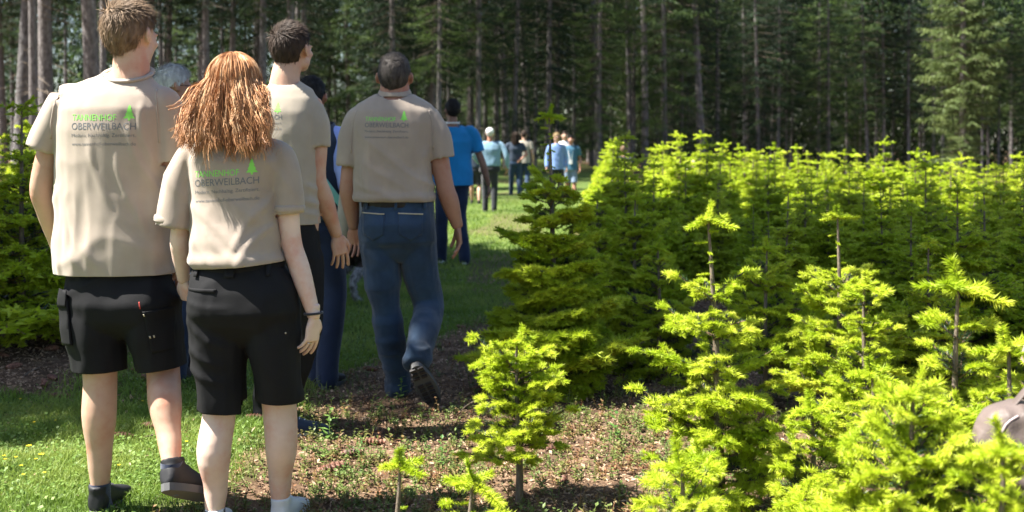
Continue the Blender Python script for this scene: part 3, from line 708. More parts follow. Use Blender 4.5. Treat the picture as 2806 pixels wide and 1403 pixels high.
V3 = lambda *a: np.array(a, dtype=float)
class Solid:
    """closed lofts gathered to be fused into one skin"""
    def __init__(s): s.V = []; s.F = []; s.n = 0
    def add(s, V, F): s.V.append(np.asarray(V, float)); s.F += [tuple(i+s.n for i in f) for f in F]; s.n += len(V)
    def loft(s, secs, n=20, ex=2.0):
        """secs: (centre, half axis a, half axis b) for each ring"""
        th = np.arange(n)*2*math.pi/n; c = np.cos(th); q = np.sin(th)
        c = np.sign(c)*np.abs(c)**(2/ex); q = np.sign(q)*np.abs(q)**(2/ex); V = []; F = []
        for (o, a, b) in secs: V.append(np.asarray(o)+c[:, None]*np.asarray(a)+q[:, None]*np.asarray(b))
        V = np.concatenate(V); k = len(secs)
        for i in range(k-1):
            for j in range(n): p = i*n+j; r = i*n+(j+1) % n; F.append((p, r, r+n, p+n))
        F.append(tuple(range(n))[::-1]); F.append(tuple((k-1)*n+j for j in range(n)))
        s.add(V, F)
    def tube(s, pts, rs, side=(1, 0, 0), n=16, cap=True, sub=4):
        """a limb through joints; rs: radius or (ra along side, rb across) for each"""
        pts = [np.asarray(p, float) for p in pts]; rs = [(r, r) if not isinstance(r, (tuple, list)) else r for r in rs]
        P = []; R = []; k = len(pts)
        for i in range(k-1):
            p0 = pts[max(0, i-1)]; p1 = pts[i]; p2 = pts[i+1]; p3 = pts[min(k-1, i+2)]
            for t in np.linspace(0, 1, sub, endpoint=False):
                P.append(.5*((2*p1)+(-p0+p2)*t+(2*p0-5*p1+4*p2-p3)*t*t+(-p0+3*p1-3*p2+p3)*t**3))
                e = t*t*(3-2*t); R.append((rs[i][0]*(1-e)+rs[i+1][0]*e, rs[i][1]*(1-e)+rs[i+1][1]*e))
        P.append(pts[-1]); R.append(rs[-1]); secs = []; side = np.asarray(side, float)
        T = [nrm(P[min(i+1, len(P)-1)]-P[max(i-1, 0)]) for i in range(len(P))]
        def fr(t):
            a = nrm(side-t*np.dot(side, t)); return a, np.cross(t, a)
        if cap:
            a, b = fr(T[0]); r = R[0]
            for q in (.35, .75): secs.append((P[0]-T[0]*min(r)*(1-q)*.9, a*r[0]*math.sqrt(1-(1-q)**2), b*r[1]*math.sqrt(1-(1-q)**2)))
        for p, t, r in zip(P, T, R): a, b = fr(t); secs.append((p, a*r[0], b*r[1]))
        if cap:
            a, b = fr(T[-1]); r = R[-1]
            for q in (.75, .35): secs.append((P[-1]+T[-1]*min(r)*(1-q)*.9, a*r[0]*math.sqrt(1-(1-q)**2), b*r[1]*math.sqrt(1-(1-q)**2)))
        s.loft(secs, n)
    def ball(s, c, r, mtx=None, nu=18, nv=12):
        V = [];
        for i in range(nv+1):
            a = math.pi*i/nv
            for j in range(nu): b = 2*math.pi*j/nu; V.append((math.sin(a)*math.cos(b)*r[0], math.sin(a)*math.sin(b)*r[1], math.cos(a)*r[2]))
        V = np.array(V);
        if mtx is not None: V = V @ np.asarray(mtx).T
        F = [(i*nu+j, (i+1)*nu+j, (i+1)*nu+(j+1) % nu, i*nu+(j+1) % nu) for i in range(nv) for j in range(nu)]
        s.add(V+np.asarray(c), F)
    def fuse(s, name, voxel, smooth, mats, keep=False):
        V = np.concatenate(s.V); me = bpy.data.meshes.new(name); me.from_pydata([tuple(v) for v in V], [], s.F)
        bm = bmesh.new(); bm.from_mesh(me); bmesh.ops.remove_doubles(bm, verts=bm.verts, dist=1e-5); bmesh.ops.recalc_face_normals(bm, faces=bm.faces); bm.to_mesh(me); bm.free()
        o = bpy.data.objects.new('tmp', me); COL.objects.link(o)
        r = o.modifiers.new('r', 'REMESH'); r.mode = 'VOXEL'; r.voxel_size = voxel; r.use_smooth_shade = True
        if smooth: q = o.modifiers.new('s', 'SMOOTH'); q.factor = .5; q.iterations = smooth
        dg = bpy.context.evaluated_depsgraph_get(); out = bpy.data.meshes.new_from_object(o.evaluated_get(dg)); bpy.data.objects.remove(o); bpy.data.meshes.remove(me)
        out.name = name; out.materials.clear()
        for m in (mats if isinstance(mats, (list, tuple)) else [mats]): out.materials.append(m)
        return out

def get_v(me):
    V = np.empty(len(me.vertices)*3, np.float32); me.vertices.foreach_get('co', V); return V.reshape(-1, 3).astype(float)
def get_n(me):
    V = np.empty(len(me.vertices)*3, np.float32); me.vertices.foreach_get('normal', V); return V.reshape(-1, 3).astype(float)
def set_v(me, V): me.vertices.foreach_set('co', V.astype(np.float32).ravel()); me.update()
def displace(me, fn, sm=2):
    V = get_v(me); Nn = get_n(me); D = np.asarray(fn(V, Nn), float)
    E = np.empty(len(me.edges)*2, np.int32); me.edges.foreach_get('vertices', E); E = E.reshape(-1, 2)
    cnt = np.bincount(E.ravel(), minlength=len(V)).clip(1)
    for _ in range(sm): D = .4*D+.6*(np.bincount(E[:, 0], D[E[:, 1]], len(V))+np.bincount(E[:, 1], D[E[:, 0]], len(V)))/cnt
    set_v(me, V+Nn*D[:, None])

def cut(me, cuts, solid=.0035):
    """cuts: (centre, outward direction, radius): open the skin beyond a plane, within a radius; then give the cloth thickness"""
    bm = bmesh.new(); bm.from_mesh(me)
    for (c, d, r) in cuts:
        c = Vector(c); d = Vector(d).normalized()
        if r < 0:                                  # sleeve: only inside a cylinder round its axis
            fs = []
            for f in bm.faces:
                q = f.calc_center_median()-c; ax = q.dot(d)
                if -.03 < ax < .05 and (q-d*ax).length < -r+.012 and f.normal.dot(d) > .42: fs.append(f)
            bmesh.ops.delete(bm, geom=fs, context='FACES'); rim = [e for e in bm.edges if len(e.link_faces) == 1 and (e.verts[0].co-c).length < -r+.05]
            nb = {}
            for e in rim: a, b = e.verts; nb.setdefault(a, []).append(b); nb.setdefault(b, []).append(a)
            for _ in range(5):
                new = {v: v.co*.4+sum((u.co for u in us), Vector())/len(us)*.6 for v, us in nb.items() if len(us) == 2}
                for v, co in new.items(): v.co = co
            continue
        else: fs = [f for f in bm.faces if (f.calc_center_median()-c).length < r]
        gm = fs+list({e for f in fs for e in f.edges})+list({v for f in fs for v in f.verts})
        bmesh.ops.bisect_plane(bm, geom=gm, plane_co=c, plane_no=d, clear_outer=True)
    if solid:
        bmesh.ops.delete(bm, geom=[v for v in bm.verts if not v.link_faces], context='VERTS'); bm.normal_update(); bm.verts.index_update()
        vs = list(bm.verts); fs = list(bm.faces); bd = [e for e in bm.edges if len(e.link_faces) == 1]
        nv = [bm.verts.new(v.co-v.normal*solid) for v in vs]
        for e in bd:
            lp = e.link_loops[0]; a, b = lp.vert.index, lp.link_loop_next.vert.index
            try: bm.faces.new((vs[b], vs[a], nv[a], nv[b]))
            except ValueError: pass
        for f in fs: bm.faces.new([nv[v.index] for v in reversed(f.verts)])
    for f in bm.faces: f.smooth = True
    seen = set(); isl = []
    for v in bm.verts:
        if v in seen: continue
        st = [v]; seen.add(v); cur = []
        while st:
            u = st.pop(); cur.append(u)
            for e in u.link_edges:
                w = e.other_vert(u)
                if w not in seen: seen.add(w); st.append(w)
        isl.append(cur)
    big = max(len(c) for c in isl); bmesh.ops.delete(bm, geom=[v for c in isl if len(c) < big*.2 for v in c], context='VERTS')
    bm.to_mesh(me); bm.free(); me.update(); return me

def ridge(v): return 1-np.abs(2*v-1)
def drape(seed, amp, vert=(7, 7, 1.6), diag=None, damp=0.0, fine=.25, z0=None, z1=None):
    """folds in hanging cloth: ridges stretched along z, plus slanting ones"""
    def f(V, Nn):
        W = V+.03*np.stack([vnoise(V*4+seed), vnoise(V*4+seed+9), 0*V[:, 0]], -1)
        a = ridge(vnoise(W*np.array(vert)+seed))**2.4-.3
        if diag is not None:
            c, s = math.cos(diag), math.sin(diag); U = np.stack([W[:, 0]*c+W[:, 2]*s, W[:, 1], -W[:, 0]*s+W[:, 2]*c], -1)
            a = a*.6+.55*(ridge(vnoise(U*np.array([2.4, 5, 11])+seed*3))**2.2-.3)*sstep(.2, .8, vnoise(V*3+seed*5))
        b = ridge(vnoise(W*np.array([24, 24, 9])+seed))-.5
        k = 1.0
        if z0 is not None: k = .35+.65*sstep(z1, z0, V[:, 2])      # stronger towards z0
        return np.maximum(amp*k*(a+fine*b), -.005)
    return f
def lines(ls):
    """single creases: (x0,z0,x1,z1,width,height) seen from behind"""
    def f(V, Nn):
        r = np.zeros(len(V)); back = sstep(.2, -.3, Nn[:, 1])
        for (x0, z0, x1, z1, w, h) in ls:
            a = np.array([x0, z0]); d = np.array([x1-x0, z1-z0]); ln = np.linalg.norm(d); d = d/ln; q = V[:, [0, 2]]-a
            t = q@d; u = q@np.array([-d[1], d[0]])+.012*np.sin(t*18); r += h*np.exp(-(u/w)**2)*sstep(-.04, .05, t)*sstep(ln+.04, ln-.05, t)
        return r*back
    return f
def both(*fs): return lambda V, Nn: sum(f(V, Nn) for f in fs)

def hand(Sd, wrist, d, n, th, k=1.0, curl=(.5, .6, .6, .65), tc=.3, side=None):
    """palm and five fingers. d towards the fingers, n palm normal, th +1/-1 side of the thumb"""
    wrist = np.asarray(wrist, float); d = nrm(np.asarray(d, float)); n = nrm(np.asarray(n, float)-d*np.dot(n, d)); s = np.cross(d, n)*th
    kn = wrist+d*.085*k
    Sd.tube([wrist-d*.035*k, wrist+d*.008*k, wrist+d*.045*k, kn], [(.021*k, .017*k), (.024*k, .016*k), (.036*k, .0145*k), (.037*k, .012*k)], side=s, n=14)
    Sd.tube([wrist+d*.015*k+s*.012*k, wrist+d*.05*k+s*.026*k], [.013*k, .011*k], side=s, n=10)
    for i, (o, ln, r) in enumerate([(.029, .070, .0082), (.0098, .078, .0086), (-.0098, .073, .0082), (-.028, .058, .0072)]):
        c = curl[i]; p = kn+s*o*k-d*.012*k; q = [p]; a = c*.45; fan = s*o*4.2
        for f, e in ((.20, 0), (.40, .45), (.30, .5), (.22, .35)):
            a += c*e*1.5; q.append(q[-1]+(d*math.cos(a)+n*math.sin(a)+fan)*ln*k*f*1.02)
        Sd.tube(q, [r*k*1.0, r*k*.98, r*k*.93, r*k*.86, r*k*.74], side=s, n=10, sub=2)
    p = wrist+d*.022*k+s*.022*k; q = [p, p+(d*.75+s*.62+n*.15)*.034*k]
    q.append(q[-1]+(d*.92+s*.15+n*tc)*.032*k); q.append(q[-1]+(d*.95-s*.1+n*(tc+.25))*.024*k)
    Sd.tube(q, [.0125*k, .0105*k, .0092*k, .0075*k], side=n, n=10, sub=2)
    return kn-s*.0098*k+d*.010*k+n*.004*k, nrm(d+n*curl[2]*.6)

def head(Sd, c, rot, k=1.0, fem=False):
    """skull, jaw, nose, ears; c = centre of the skull, rot = 3x3 (local +y is where the face looks)"""
    R = np.asarray(rot, float); P = lambda x, y, z: np.asarray(c)+R@(np.array([x, y, z])*k)
    Sd.ball(P(0, -.012, .018), (.074*k, .092*k, .092*k), R)                # skull
    Sd.ball(P(0, .032, -.028), (.060*k, .062*k, .080*k), R)                # face
    Sd.ball(P(0, .052, -.085), (.032*k, .034*k, .026*k), R)                # chin
    for sx in (-1, 1):
        Sd.ball(P(sx*.045, .015, -.062), (.020*k, .038*k, .030*k), R)      # jaw corner
        Sd.ball(P(sx*.033, .078, .000), (.020*k, .012*k, .007*k), R)       # brow
        Sd.ball(P(sx*.036, .070, -.034), (.018*k, .018*k, .016*k), R)      # cheek
        E = R@np.array(Matrix.Rotation(sx*.42, 3, 'Z'))                    # ear
        Sd.ball(P(sx*.086, -.006, -.006), (.0065*k, .020*k, .032*k), E, 14, 12); Sd.ball(P(sx*.076, .006, -.026), (.006*k, .010*k, .012*k), E, 10, 8)
    Sd.tube([P(0, .090, .005), P(0, .106, -.022), P(0, .094, -.032)], [.007*k, .011*k, .012*k], n=10)
    Sd.ball(P(0, .082, -.056), (.021*k, .012*k, .010*k), R)

def face(root, c, rot, k, glasses=None):
    R = np.asarray(rot, float); P = lambda x, y, z: np.asarray(c)+R@(np.array([x, y, z])*k)
    for sx in (-1, 1):
        s = Solid(); s.ball(P(sx*.031, .076, -.010), (.0115*k,)*3, R, 12, 8); nm = np_mesh('eye', np.concatenate(s.V), np.array(s.F), [M['eye']], smooth=True); e = obj('eye', nm, root)
        s = Solid(); s.ball(P(sx*.031, .0845, -.010), (.0052*k, .0045*k, .0052*k), R, 10, 6); obj('iris', np_mesh('iris', np.concatenate(s.V), np.array(s.F), M['iris'], smooth=True), e)
    s = Solid(); s.ball(P(0, .0915, -.057), (.020*k, .005*k, .0055*k), R, 12, 6); obj('mouth', np_mesh('mouth', np.concatenate(s.V), np.array(s.F), M['lip'], smooth=True), root)
    if glasses:
        s = Solid()
        for sx in (-1, 1):
            s.tube([P(sx*.078, -.005, .004), P(sx*.072, .05, .002), P(sx*.058, .094, .0)], [.0022*k]*3, n=6)
            if glasses == 'sun': s.ball(P(sx*.032, .100, -.010), (.026*k, .004*k, .019*k), R, 14, 8)
            else:
                pts = [P(sx*(.032+.024*math.cos(a)), .100, -.010+.017*math.sin(a)) for a in np.linspace(0, 6.283, 13)]; s.tube(pts, [.0016*k]*13, n=5, sub=1)
        s.tube([P(-.010, .101, -.004), P(.010, .101, -.004)], [.002*k]*2, n=6)
        me = bpy.data.meshes.new('glasses'); me.from_pydata([tuple(v) for v in np.concatenate(s.V)], [], s.F); me.materials.append(M['glass']); obj('glasses', me, root)

def short_hair(root, c, rot, k, m, seed=1, ln=.022, n=5200, nape=-.075, thick=1.0, w=.0026, nearp=True, top=1.0):
    """close-cropped hair: a thin cap and thousands of short locks"""
    g = np.random.default_rng(seed); R = np.asarray(rot, float); ctr = np.array([0, -.012, .018]); rad = np.array([.077, .096, .096])
    def ok(D):
        y = D[:, 1]; z = D[:, 2]*rad[2]+ctr[2]; lim = np.where(y < -.25, nape, np.where(y < .25, nape+.06+(y+.25)*.09, .012+(y-.25)*.085)); lim = np.where(np.abs(y-.0) < .22, np.maximum(lim, .012), lim)
        return z > lim
    nu, nv = (40, 26) if nearp else (20, 14); V = []; F = []
    for i in range(nv+1):
        a = math.pi*i/nv
        for j in range(nu): b = 2*math.pi*j/nu; V.append((math.sin(a)*math.cos(b), math.sin(a)*math.sin(b), math.cos(a)))
    V = np.array(V)
    for i in range(nv):
        for j in range(nu):
            f = (i*nu+j, (i+1)*nu+j, (i+1)*nu+(j+1) % nu, i*nu+(j+1) % nu)
            if ok(V[list(f)].mean(0)[None])[0]: F.append(f)
    lump = (1+.05*(vnoise(V*5+seed)-.5))[:, None]
    W = (np.asarray(c)+((V*(rad+.003*thick)*lump+ctr)*k)@R.T); cap = np_mesh('hair', W, np.array(F), m, smooth=True)
    D = nrm(g.normal(size=(n, 3))); D = D[ok(D)]; n = len(D); P = D*(rad+.002*thick)+ctr
    down = np.stack([0*D[:, 0], -.5+0*D[:, 0], -1+0*D[:, 0]], -1); front = sstep(.2, .8, D[:, 2])[:, None]; down = down*(1-front)+np.array([.35, .8, -.1])*front
    tang = nrm(down-D*np.sum(down*D, -1, keepdims=True)+g.normal(size=(n, 3))*.16); l = (ln*g.uniform(.6, 1.2, n)*(1+(top-1)*sstep(.1, .7, D[:, 2])))[:, None]
    cl = (vnoise(D*14+seed)-.5)[:, None]; tang = nrm(tang+np.cross(D, tang)*cl*1.6)
    lift = .14+.20*front; mid = P+tang*l*.5+D*l*lift*.55; tip = P+tang*l+D*l*lift*.55; s = nrm(np.cross(tang, D))*w*.5
    T = np.concatenate([np.stack([P-s, P+s, mid+s*.8], 1), np.stack([P-s, mid+s*.8, mid-s*.8], 1), np.stack([mid-s*.8, mid+s*.8, tip], 1)])
    T = np.asarray(c)+(T.reshape(-1, 3)*k)@R.T; V2 = np.concatenate([W, T]); n0 = len(W)
    bm_f = [tuple(f) for f in F]+[tuple(r+n0) for r in np.arange(len(T)).reshape(-1, 3)]
    me = bpy.data.meshes.new('hair'); me.from_pydata([tuple(v) for v in V2], [], bm_f); me.materials.append(m)
    me.polygons.foreach_set('use_smooth', np.array([len(f) == 4 for f in bm_f])); return obj('hair', me, root)

def tri_mesh(name, T, m): V = np.asarray(T).reshape(-1, 3); return np_mesh(name, V, np.arange(len(V)).reshape(-1, 3), m)

def long_hair(root, paths, m, seed, per=15, r0=.010, w=.0022, wave=.010, freq=95, name='hair', parent=None):
    """locks: each path is an array of points; every lock is a bundle of wavy ribbons"""
    g = np.random.default_rng(seed); T = []
    for P in paths:
        k = len(P); t = np.linspace(0, 1, k); tg = nrm(np.gradient(P, axis=0)); s = nrm(np.cross(tg, np.array([0.2, 1, .1]))); u = np.cross(tg, s); arc = np.concatenate([[0], np.cumsum(np.linalg.norm(np.diff(P, axis=0), axis=1))])
        ph = g.uniform(0, 6.28); fq = freq*g.uniform(.75, 1.25); am = wave*g.uniform(.5, 1.4); env = sstep(.08, .30, arc)[:, None]
        base_off = (np.sin(arc*fq+ph)[:, None]*s+np.cos(arc*fq+ph)[:, None]*u*.8)*am*env
        for j in range(per):
            a = g.uniform(0, 6.28); rr = r0*math.sqrt(g.random()); bell = (.45+.75*np.sin(np.pi*np.clip(t*1.05, 0, 1))**.7)[:, None]
            Q = P+base_off+(s*math.cos(a)+u*math.sin(a))*rr*bell+np.cumsum(g.normal(size=(k, 3))*.0008, 0)
            cutn = k if g.random() < .6 else int(k*g.uniform(.8, 1)); Q = Q[:cutn]; tq = nrm(np.gradient(Q, axis=0)); sw = nrm(np.cross(tq, g.normal(size=3)))*(w*.5*(1-.6*t[:cutn]**3))[:, None]
            A = Q-sw; B = Q+sw; T.append(np.stack([A[:-1], B[:-1], B[1:]], 1)); T.append(np.stack([A[:-1], B[1:], A[1:]], 1))
    return obj(name, tri_mesh(name, np.concatenate(T), m), root)

def shoe(root, ankle, toe, upper, solem, k=1.0, heel=None, name='shoe', lace=True, up=None):
    """shoe from heel to toe; ankle and toe are points (the toe at the sole)"""
    ankle = np.asarray(ankle, float); toe = np.asarray(toe, float)
    f = toe-ankle; 
    if up is None: up = V3(0, 0, 1)
    up = np.asarray(up, float); f = nrm(f-up*np.dot(f, up)); s = np.cross(f, up); h0 = ankle-up*.085*k-f*.055*k
    Ln = max(.25*k, np.dot(toe-h0, f)); P = lambda t, z: h0+f*Ln*t+up*z*k
    S = Solid(); secs = []
    for t, w, z, h in [(0, .018, .045, .028), (.03, .030, .05, .038), (.12, .036, .055, .050), (.28, .036, .055, .050), (.42, .037, .047, .043), (.6, .044, .038, .033), (.78, .046, .033, .026), (.92, .036, .028, .018), (.985, .018, .024, .010)]:
        secs.append((P(t, z-.006), s*w*k, up*h*k))
    S.loft(secs, 18, 2.4); S.tube([P(.17, .06), P(.15, .105)], [(.036*k, .044*k), (.037*k, .047*k)], side=s, cap=False)
    o = obj(name, S.fuse('shoe', .006, 4, upper), root)
    B = Solid(); n = 22; ring = []
    for i in range(n):
        a = 2*math.pi*i/n; t = .5-.52*math.cos(a); w = (.034+.014*math.sin(max(0, t)*2.2))*abs(math.sin(a))**.55*np.sign(math.sin(a)); ring.append((t, w))
    V = [P(t, -.012)+s*w*k for t, w in ring]+[P(t, .014)+s*w*k*1.03 for t, w in ring]; F = [(i, (i+1) % n, n+(i+1) % n, n+i) for i in range(n)]+[tuple(range(n))[::-1], tuple(range(n, 2*n))]
    me = bpy.data.meshes.new('sole'); me.from_pydata([tuple(v) for v in V], [], F); me.materials.append(solem); obj('sole', me, o)
    if lace:
        S = Solid()
        for j in range(4): t = .36+.085*j; z = .094-.011*j; S.tube([P(t, z-.012)-s*.022*k, P(t+.02, z), P(t, z-.012)+s*.022*k], [.0028]*3, n=6, sub=2)
        me = bpy.data.meshes.new('laces'); me.from_pydata([tuple(v) for v in np.concatenate(S.V)], [], S.F); me.materials.append(solem if solem is not M['sole'] else M['charcoal']); obj('laces', me, o)
    return o

def patch(surf, pts, off=.003, thick=.0, m=None, name='pocket', parent=None, res=.008, edge=True):
    """a flat piece laid on a garment: pts = outline (x, z) as seen from behind; it follows the cloth"""
    bv = surf; bm = bmesh.new(); vs = [bm.verts.new((p[0], 0, p[1])) for p in pts]; bm.faces.new(vs)
    for ax in (0, 2):
        lo = min(p[0 if ax == 0 else 1] for p in pts); hi = max(p[0 if ax == 0 else 1] for p in pts); v = lo+res
        while v < hi:
            no = Vector((1, 0, 0)) if ax == 0 else Vector((0, 0, 1)); bmesh.ops.bisect_plane(bm, geom=bm.verts[:]+bm.edges[:]+bm.faces[:], plane_co=no*v, plane_no=no); v += res
    bmesh.ops.triangulate(bm, faces=bm.faces[:])
    drop = []
    for v in bm.verts:
        h = bv.ray_cast(Vector((v.co.x, -1.5, v.co.z)), Vector((0, 1, 0)))
        if h[0] is None: drop.append(v)
        else: v.co = h[0]+h[1].normalized()*off if h[1].y < 0 else h[0]-h[1].normalized()*off
    bmesh.ops.delete(bm, geom=drop, context='VERTS')
    if thick and bm.faces:
        bm.normal_update()
        if sum(f.normal.y for f in bm.faces) > 0: bmesh.ops.reverse_faces(bm, faces=bm.faces[:])
        bmesh.ops.solidify(bm, geom=bm.faces[:], thickness=thick)
    me = bpy.data.meshes.new(name); bm.to_mesh(me); bm.free(); me.materials.append(m)
    for p in me.polygons: p.use_smooth = True
    return obj(name, me, parent)

def bvh(me): 
    bm = bmesh.new(); bm.from_mesh(me); t = BVHTree.FromBMesh(bm); bm.free(); return t

def print_text(surf, txt, x, z, width, m, parent, tilt=0.0, name='lettering', off=.0007, squash=1.0, bold=0.0, curve=0.0):
    """lettering laid on the back of a garment; x, z = left end of the base line; width in metres"""
    cu = bpy.data.curves.new('t', 'FONT'); cu.body = txt; cu.size = 1; cu.offset = bold; cu.resolution_u = 3
    o = bpy.data.objects.new('t', cu); COL.objects.link(o); dg = bpy.context.evaluated_depsgraph_get(); me = bpy.data.meshes.new_from_object(o.evaluated_get(dg)); bpy.data.objects.remove(o); bpy.data.curves.remove(cu)
    V = get_v(me); x0 = V[:, 0].min(); s = width/(V[:, 0].max()-x0); bm = bmesh.new(); bm.from_mesh(me)
    for v in bm.verts: v.co = ((v.co.x-x0)*s, 0, v.co.y*s*squash)
    for it in range(2):
        es = [e for e in bm.edges if e.calc_length() > .010]
        if not es: break
        bmesh.ops.subdivide_edges(bm, edges=es, cuts=1); bmesh.ops.triangulate(bm, faces=bm.faces[:])
    drop = []
    for v in bm.verts:
        a, b = v.co.x, v.co.z; px = x+a; pz = z+b+tilt*a+curve*(a/width-.5)**2
        h = surf.ray_cast(Vector((px, -1.5, pz)), Vector((0, 1, 0)))
        if h[0] is None: drop.append(v)
        else: v.co = h[0]+Vector((0, -off, 0))
    bmesh.ops.delete(bm, geom=drop, context='VERTS'); bm.to_mesh(me); bm.free(); me.materials.clear(); me.materials.append(m); return obj(name, me, parent)

def tree_logo(surf, x, z, h, parent, m, tilt=0):
    w = h*.30; pts = [(0, 1), (.30, .78), (.18, .78), (.48, .55), (.30, .55), (.70, .30), (.46, .30), (.95, .06), (.16, .06), (.16, -.08), (-.16, -.08), (-.16, .06), (-.95, .06), (-.46, .30), (-.70, .30), (-.30, .55), (-.48, .55), (-.18, .78), (-.30, .78)]
    return patch(surf, [(x+p[0]*h*.40, z+p[1]*h+tilt*p[0]*h*.4) for p in pts], .0008, 0, m, 'printed_tree', parent, .006)

def logo(surf, q, width, parent, tilt=0.0, curve=0.0):
    """the four lines printed on the back, q = left end of the second line"""
    x, z = q[0], q[2]
    k = width/.225
    print_text(surf, 'TANNENHOF', x+.002*k, z+.032*k+tilt*.0, width*.70, M['print_green'], parent, tilt, squash=1.2, bold=.004, curve=curve)
    tree_logo(surf, x+width*.90, z+.036*k+tilt*width*.9, .052*k, parent, M['print_green'], tilt)
    print_text(surf, 'OBERWEILBACH', x, z, width, M['print_grey'], parent, tilt, squash=1.12, bold=.004, curve=curve)
    print_text(surf, 'Modern. Nachhaltig. Zertifiziert.', x, z-.026*k, width, M['print_grey'], parent, tilt, squash=1.0, curve=curve)
    print_text(surf, 'www.tannenhof-oberweilbach.de', x, z-.056*k, width, M['print_grey'], parent, tilt, squash=1.0, curve=curve)

def rot3(yaw=0, pitch=0, roll=0): return np.array(Matrix.Rotation(yaw, 3, 'Z') @ Matrix.Rotation(pitch, 3, 'X') @ Matrix.Rotation(roll, 3, 'Y'))

def join_into(me, other):
    bm = bmesh.new(); bm.from_mesh(me); bm.from_mesh(other)
    for f in bm.faces: f.smooth = True
    bm.to_mesh(me); bm.free(); me.update(); return me
def fuse_body(B, HN, voxel, m):
    return join_into(B.fuse('body', voxel, 4, m), HN.fuse('hands', .0029, 3, m))

def seams(F, bv, m, parent, strips):
    """raised seams, each a narrow strip between measured points"""
    for pts, w in strips:
        a = [F.p(*q) for q in pts]; P = [(q[0]-w, q[2]) for q in a]+[(q[0]+w, q[2]) for q in reversed(a)]
        patch(bv, P, .0012, .0022, m, 'seam', parent, .02)

class Fig:
    """a person near the camera, measured in the picture at a known distance"""
    def __init__(s, xd, d, label, cat='person'):
        s.d = d; s.X = (xd-1288)/FD*d; s.Z = g1(s.X, d); s.root = empty('person', (s.X, d, s.Z)); tag(s.root, label, 'person', 'walkers on the path')
    def p(s, xd, yd, dy=0.0):
        Y = s.d+dy; return np.array([(xd-1288)/FD*Y-s.X, dy, CAMZ-(yd-HY)/FD*Y-s.Z])
    def row(s, yd, xl, xr, hd, dy=0.0, grow=0.0, tw=0.0):
        a = s.p(xl, yd, dy); b = s.p(xr, yd, dy); c = (a+b)/2; h = (b[0]-a[0])/2-grow; return (c, V3(h*math.cos(tw), h*math.sin(tw), 0), V3(0, hd-grow, 0))
# ================================================================== the fair-haired boy in the tan shirt
F1 = Fig(310, 4.1, 'tall fair-haired boy in a tan printed T-shirt and black work shorts, leftmost walker')
r, p = F1.root, F1.p
rowsT = [(705, 150, 432, .125, .00), (640, 150, 430, .125, 0), (560, 149, 427, .122, 0), (480, 148, 424, .120, -.005), (400, 146, 422, .118, -.012), (330, 146, 420, .115, -.018), (275, 148, 424, .108, -.018), (240, 160, 416, .092, -.010), (212, 192, 398, .074, .0), (193, 244, 382, .066, .008), (176, 278, 374, .058, .012)]
HC = p(329, 86, .012); HR = rot3(-.42, .04, .02)
shL, shR = p(172, 250), p(412, 252); elL, elR = p(103, 470, .02), p(430, 500, .03); wrL, wrR = p(146, 625, .13), p(452, 690, .05)
B = Solid(); HN = Solid(); B.loft([F1.row(*q, grow=.014) for q in rowsT][2:]); B.loft([(p(290, 720), V3(.135, 0, 0), V3(0, .09, 0)), (p(290, 640), V3(.14, 0, 0), V3(0, .10, 0)), (p(288, 540), V3(.16, 0, 0), V3(0, .10, 0))])
B.tube([p(322, 222, -.005), p(330, 178, .004), HC+V3(.004, -.005, -.03)], [(.076, .058), (.067, .060), (.062, .062)]); head(B, HC, HR, 1.06)
B.tube([shL, (shL+elL)/2+V3(-.008, 0, 0), elL, elL*.65+wrL*.35, wrL], [.042, .045, .040, .041, .026]); B.tube([shR, (shR+elR)/2, elR, elR*.65+wrR*.35, wrR], [.042, .045, .040, .041, .026])
hipL, hipR = p(240, 730), p(378, 730); knL, knR = p(252, 955, .0), p(410, 930, .02); anL, anR = p(252, 1228, .02), p(432, 1172, -.16)
B.tube([hipL, (hipL+knL)/2, knL, knL*.70+anL*.30+V3(0, -.010, 0), knL*.3+anL*.7+V3(0, -.004, 0), anL, anL+V3(0, 0, -.06)], [.085, .076, (.060, .060), (.062, .063), (.044, .046), (.032, .038), (.032, .04)])
B.tube([hipR, (hipR+knR)/2, knR, knR*.68+anR*.32+V3(.0, -.012, 0), knR*.3+anR*.7, anR, anR+V3(0, -.01, -.05)], [.085, .076, (.060, .060), (.060, .064), (.043, .045), (.032, .037), (.032, .04)])
hand(HN, wrL, (.25, .5, -.8), (.6, .3, .3), -1, 1.0); hand(HN, wrR, (.35, .12, -.92), (-.3, .9, .1), 1, .98, curl=(.9, .95, 1, 1))
obj('body', fuse_body(B, HN, .0085, M['skin']), r)
short_hair(r, HC, HR, 1.05, M['hair_fair'], 3, .030, 9000, -.082, 1.8, .0024, top=1.25); face(r, HC, HR, 1.06)
T = Solid(); T.loft([F1.row(*q) for q in rowsT], 28, 2.25)
T.tube([p(290, 226, .0), p(208, 244), p(164, 258), p(128, 325), p(104, 378)], [(.040, .05), (.050, .064), (.058, .072), (.062, .076), (.058, .080)], side=(1, 0, .6), cap=False); T.tube([p(340, 226), p(390, 246), p(416, 262), p(430, 335), p(434, 412)], [(.040, .05), (.050, .064), (.056, .072), (.057, .074), (.056, .074)], side=(1, 0, -.2), cap=False)
me = T.fuse('shirt', .0080, 4, M['shirt_tan'])
displace(me, both(drape(11, .036, (6.5, 6.5, 1.5), .9, fine=.2, z0=.9, z1=1.5), lines([(-.155, 1.10, -.05, .90, .014, .009), (-.17, 1.02, -.09, .90, .010, .008), (.02, 1.30, .10, 1.02, .011, .009), (.06, 1.40, .16, 1.10, .012, .008), (-.07, 1.36, -.02, 1.12, .010, .006), (.10, 1.48, .13, 1.25, .010, .008)])))
sl1 = p(107, 372); sr1 = p(432, 402)
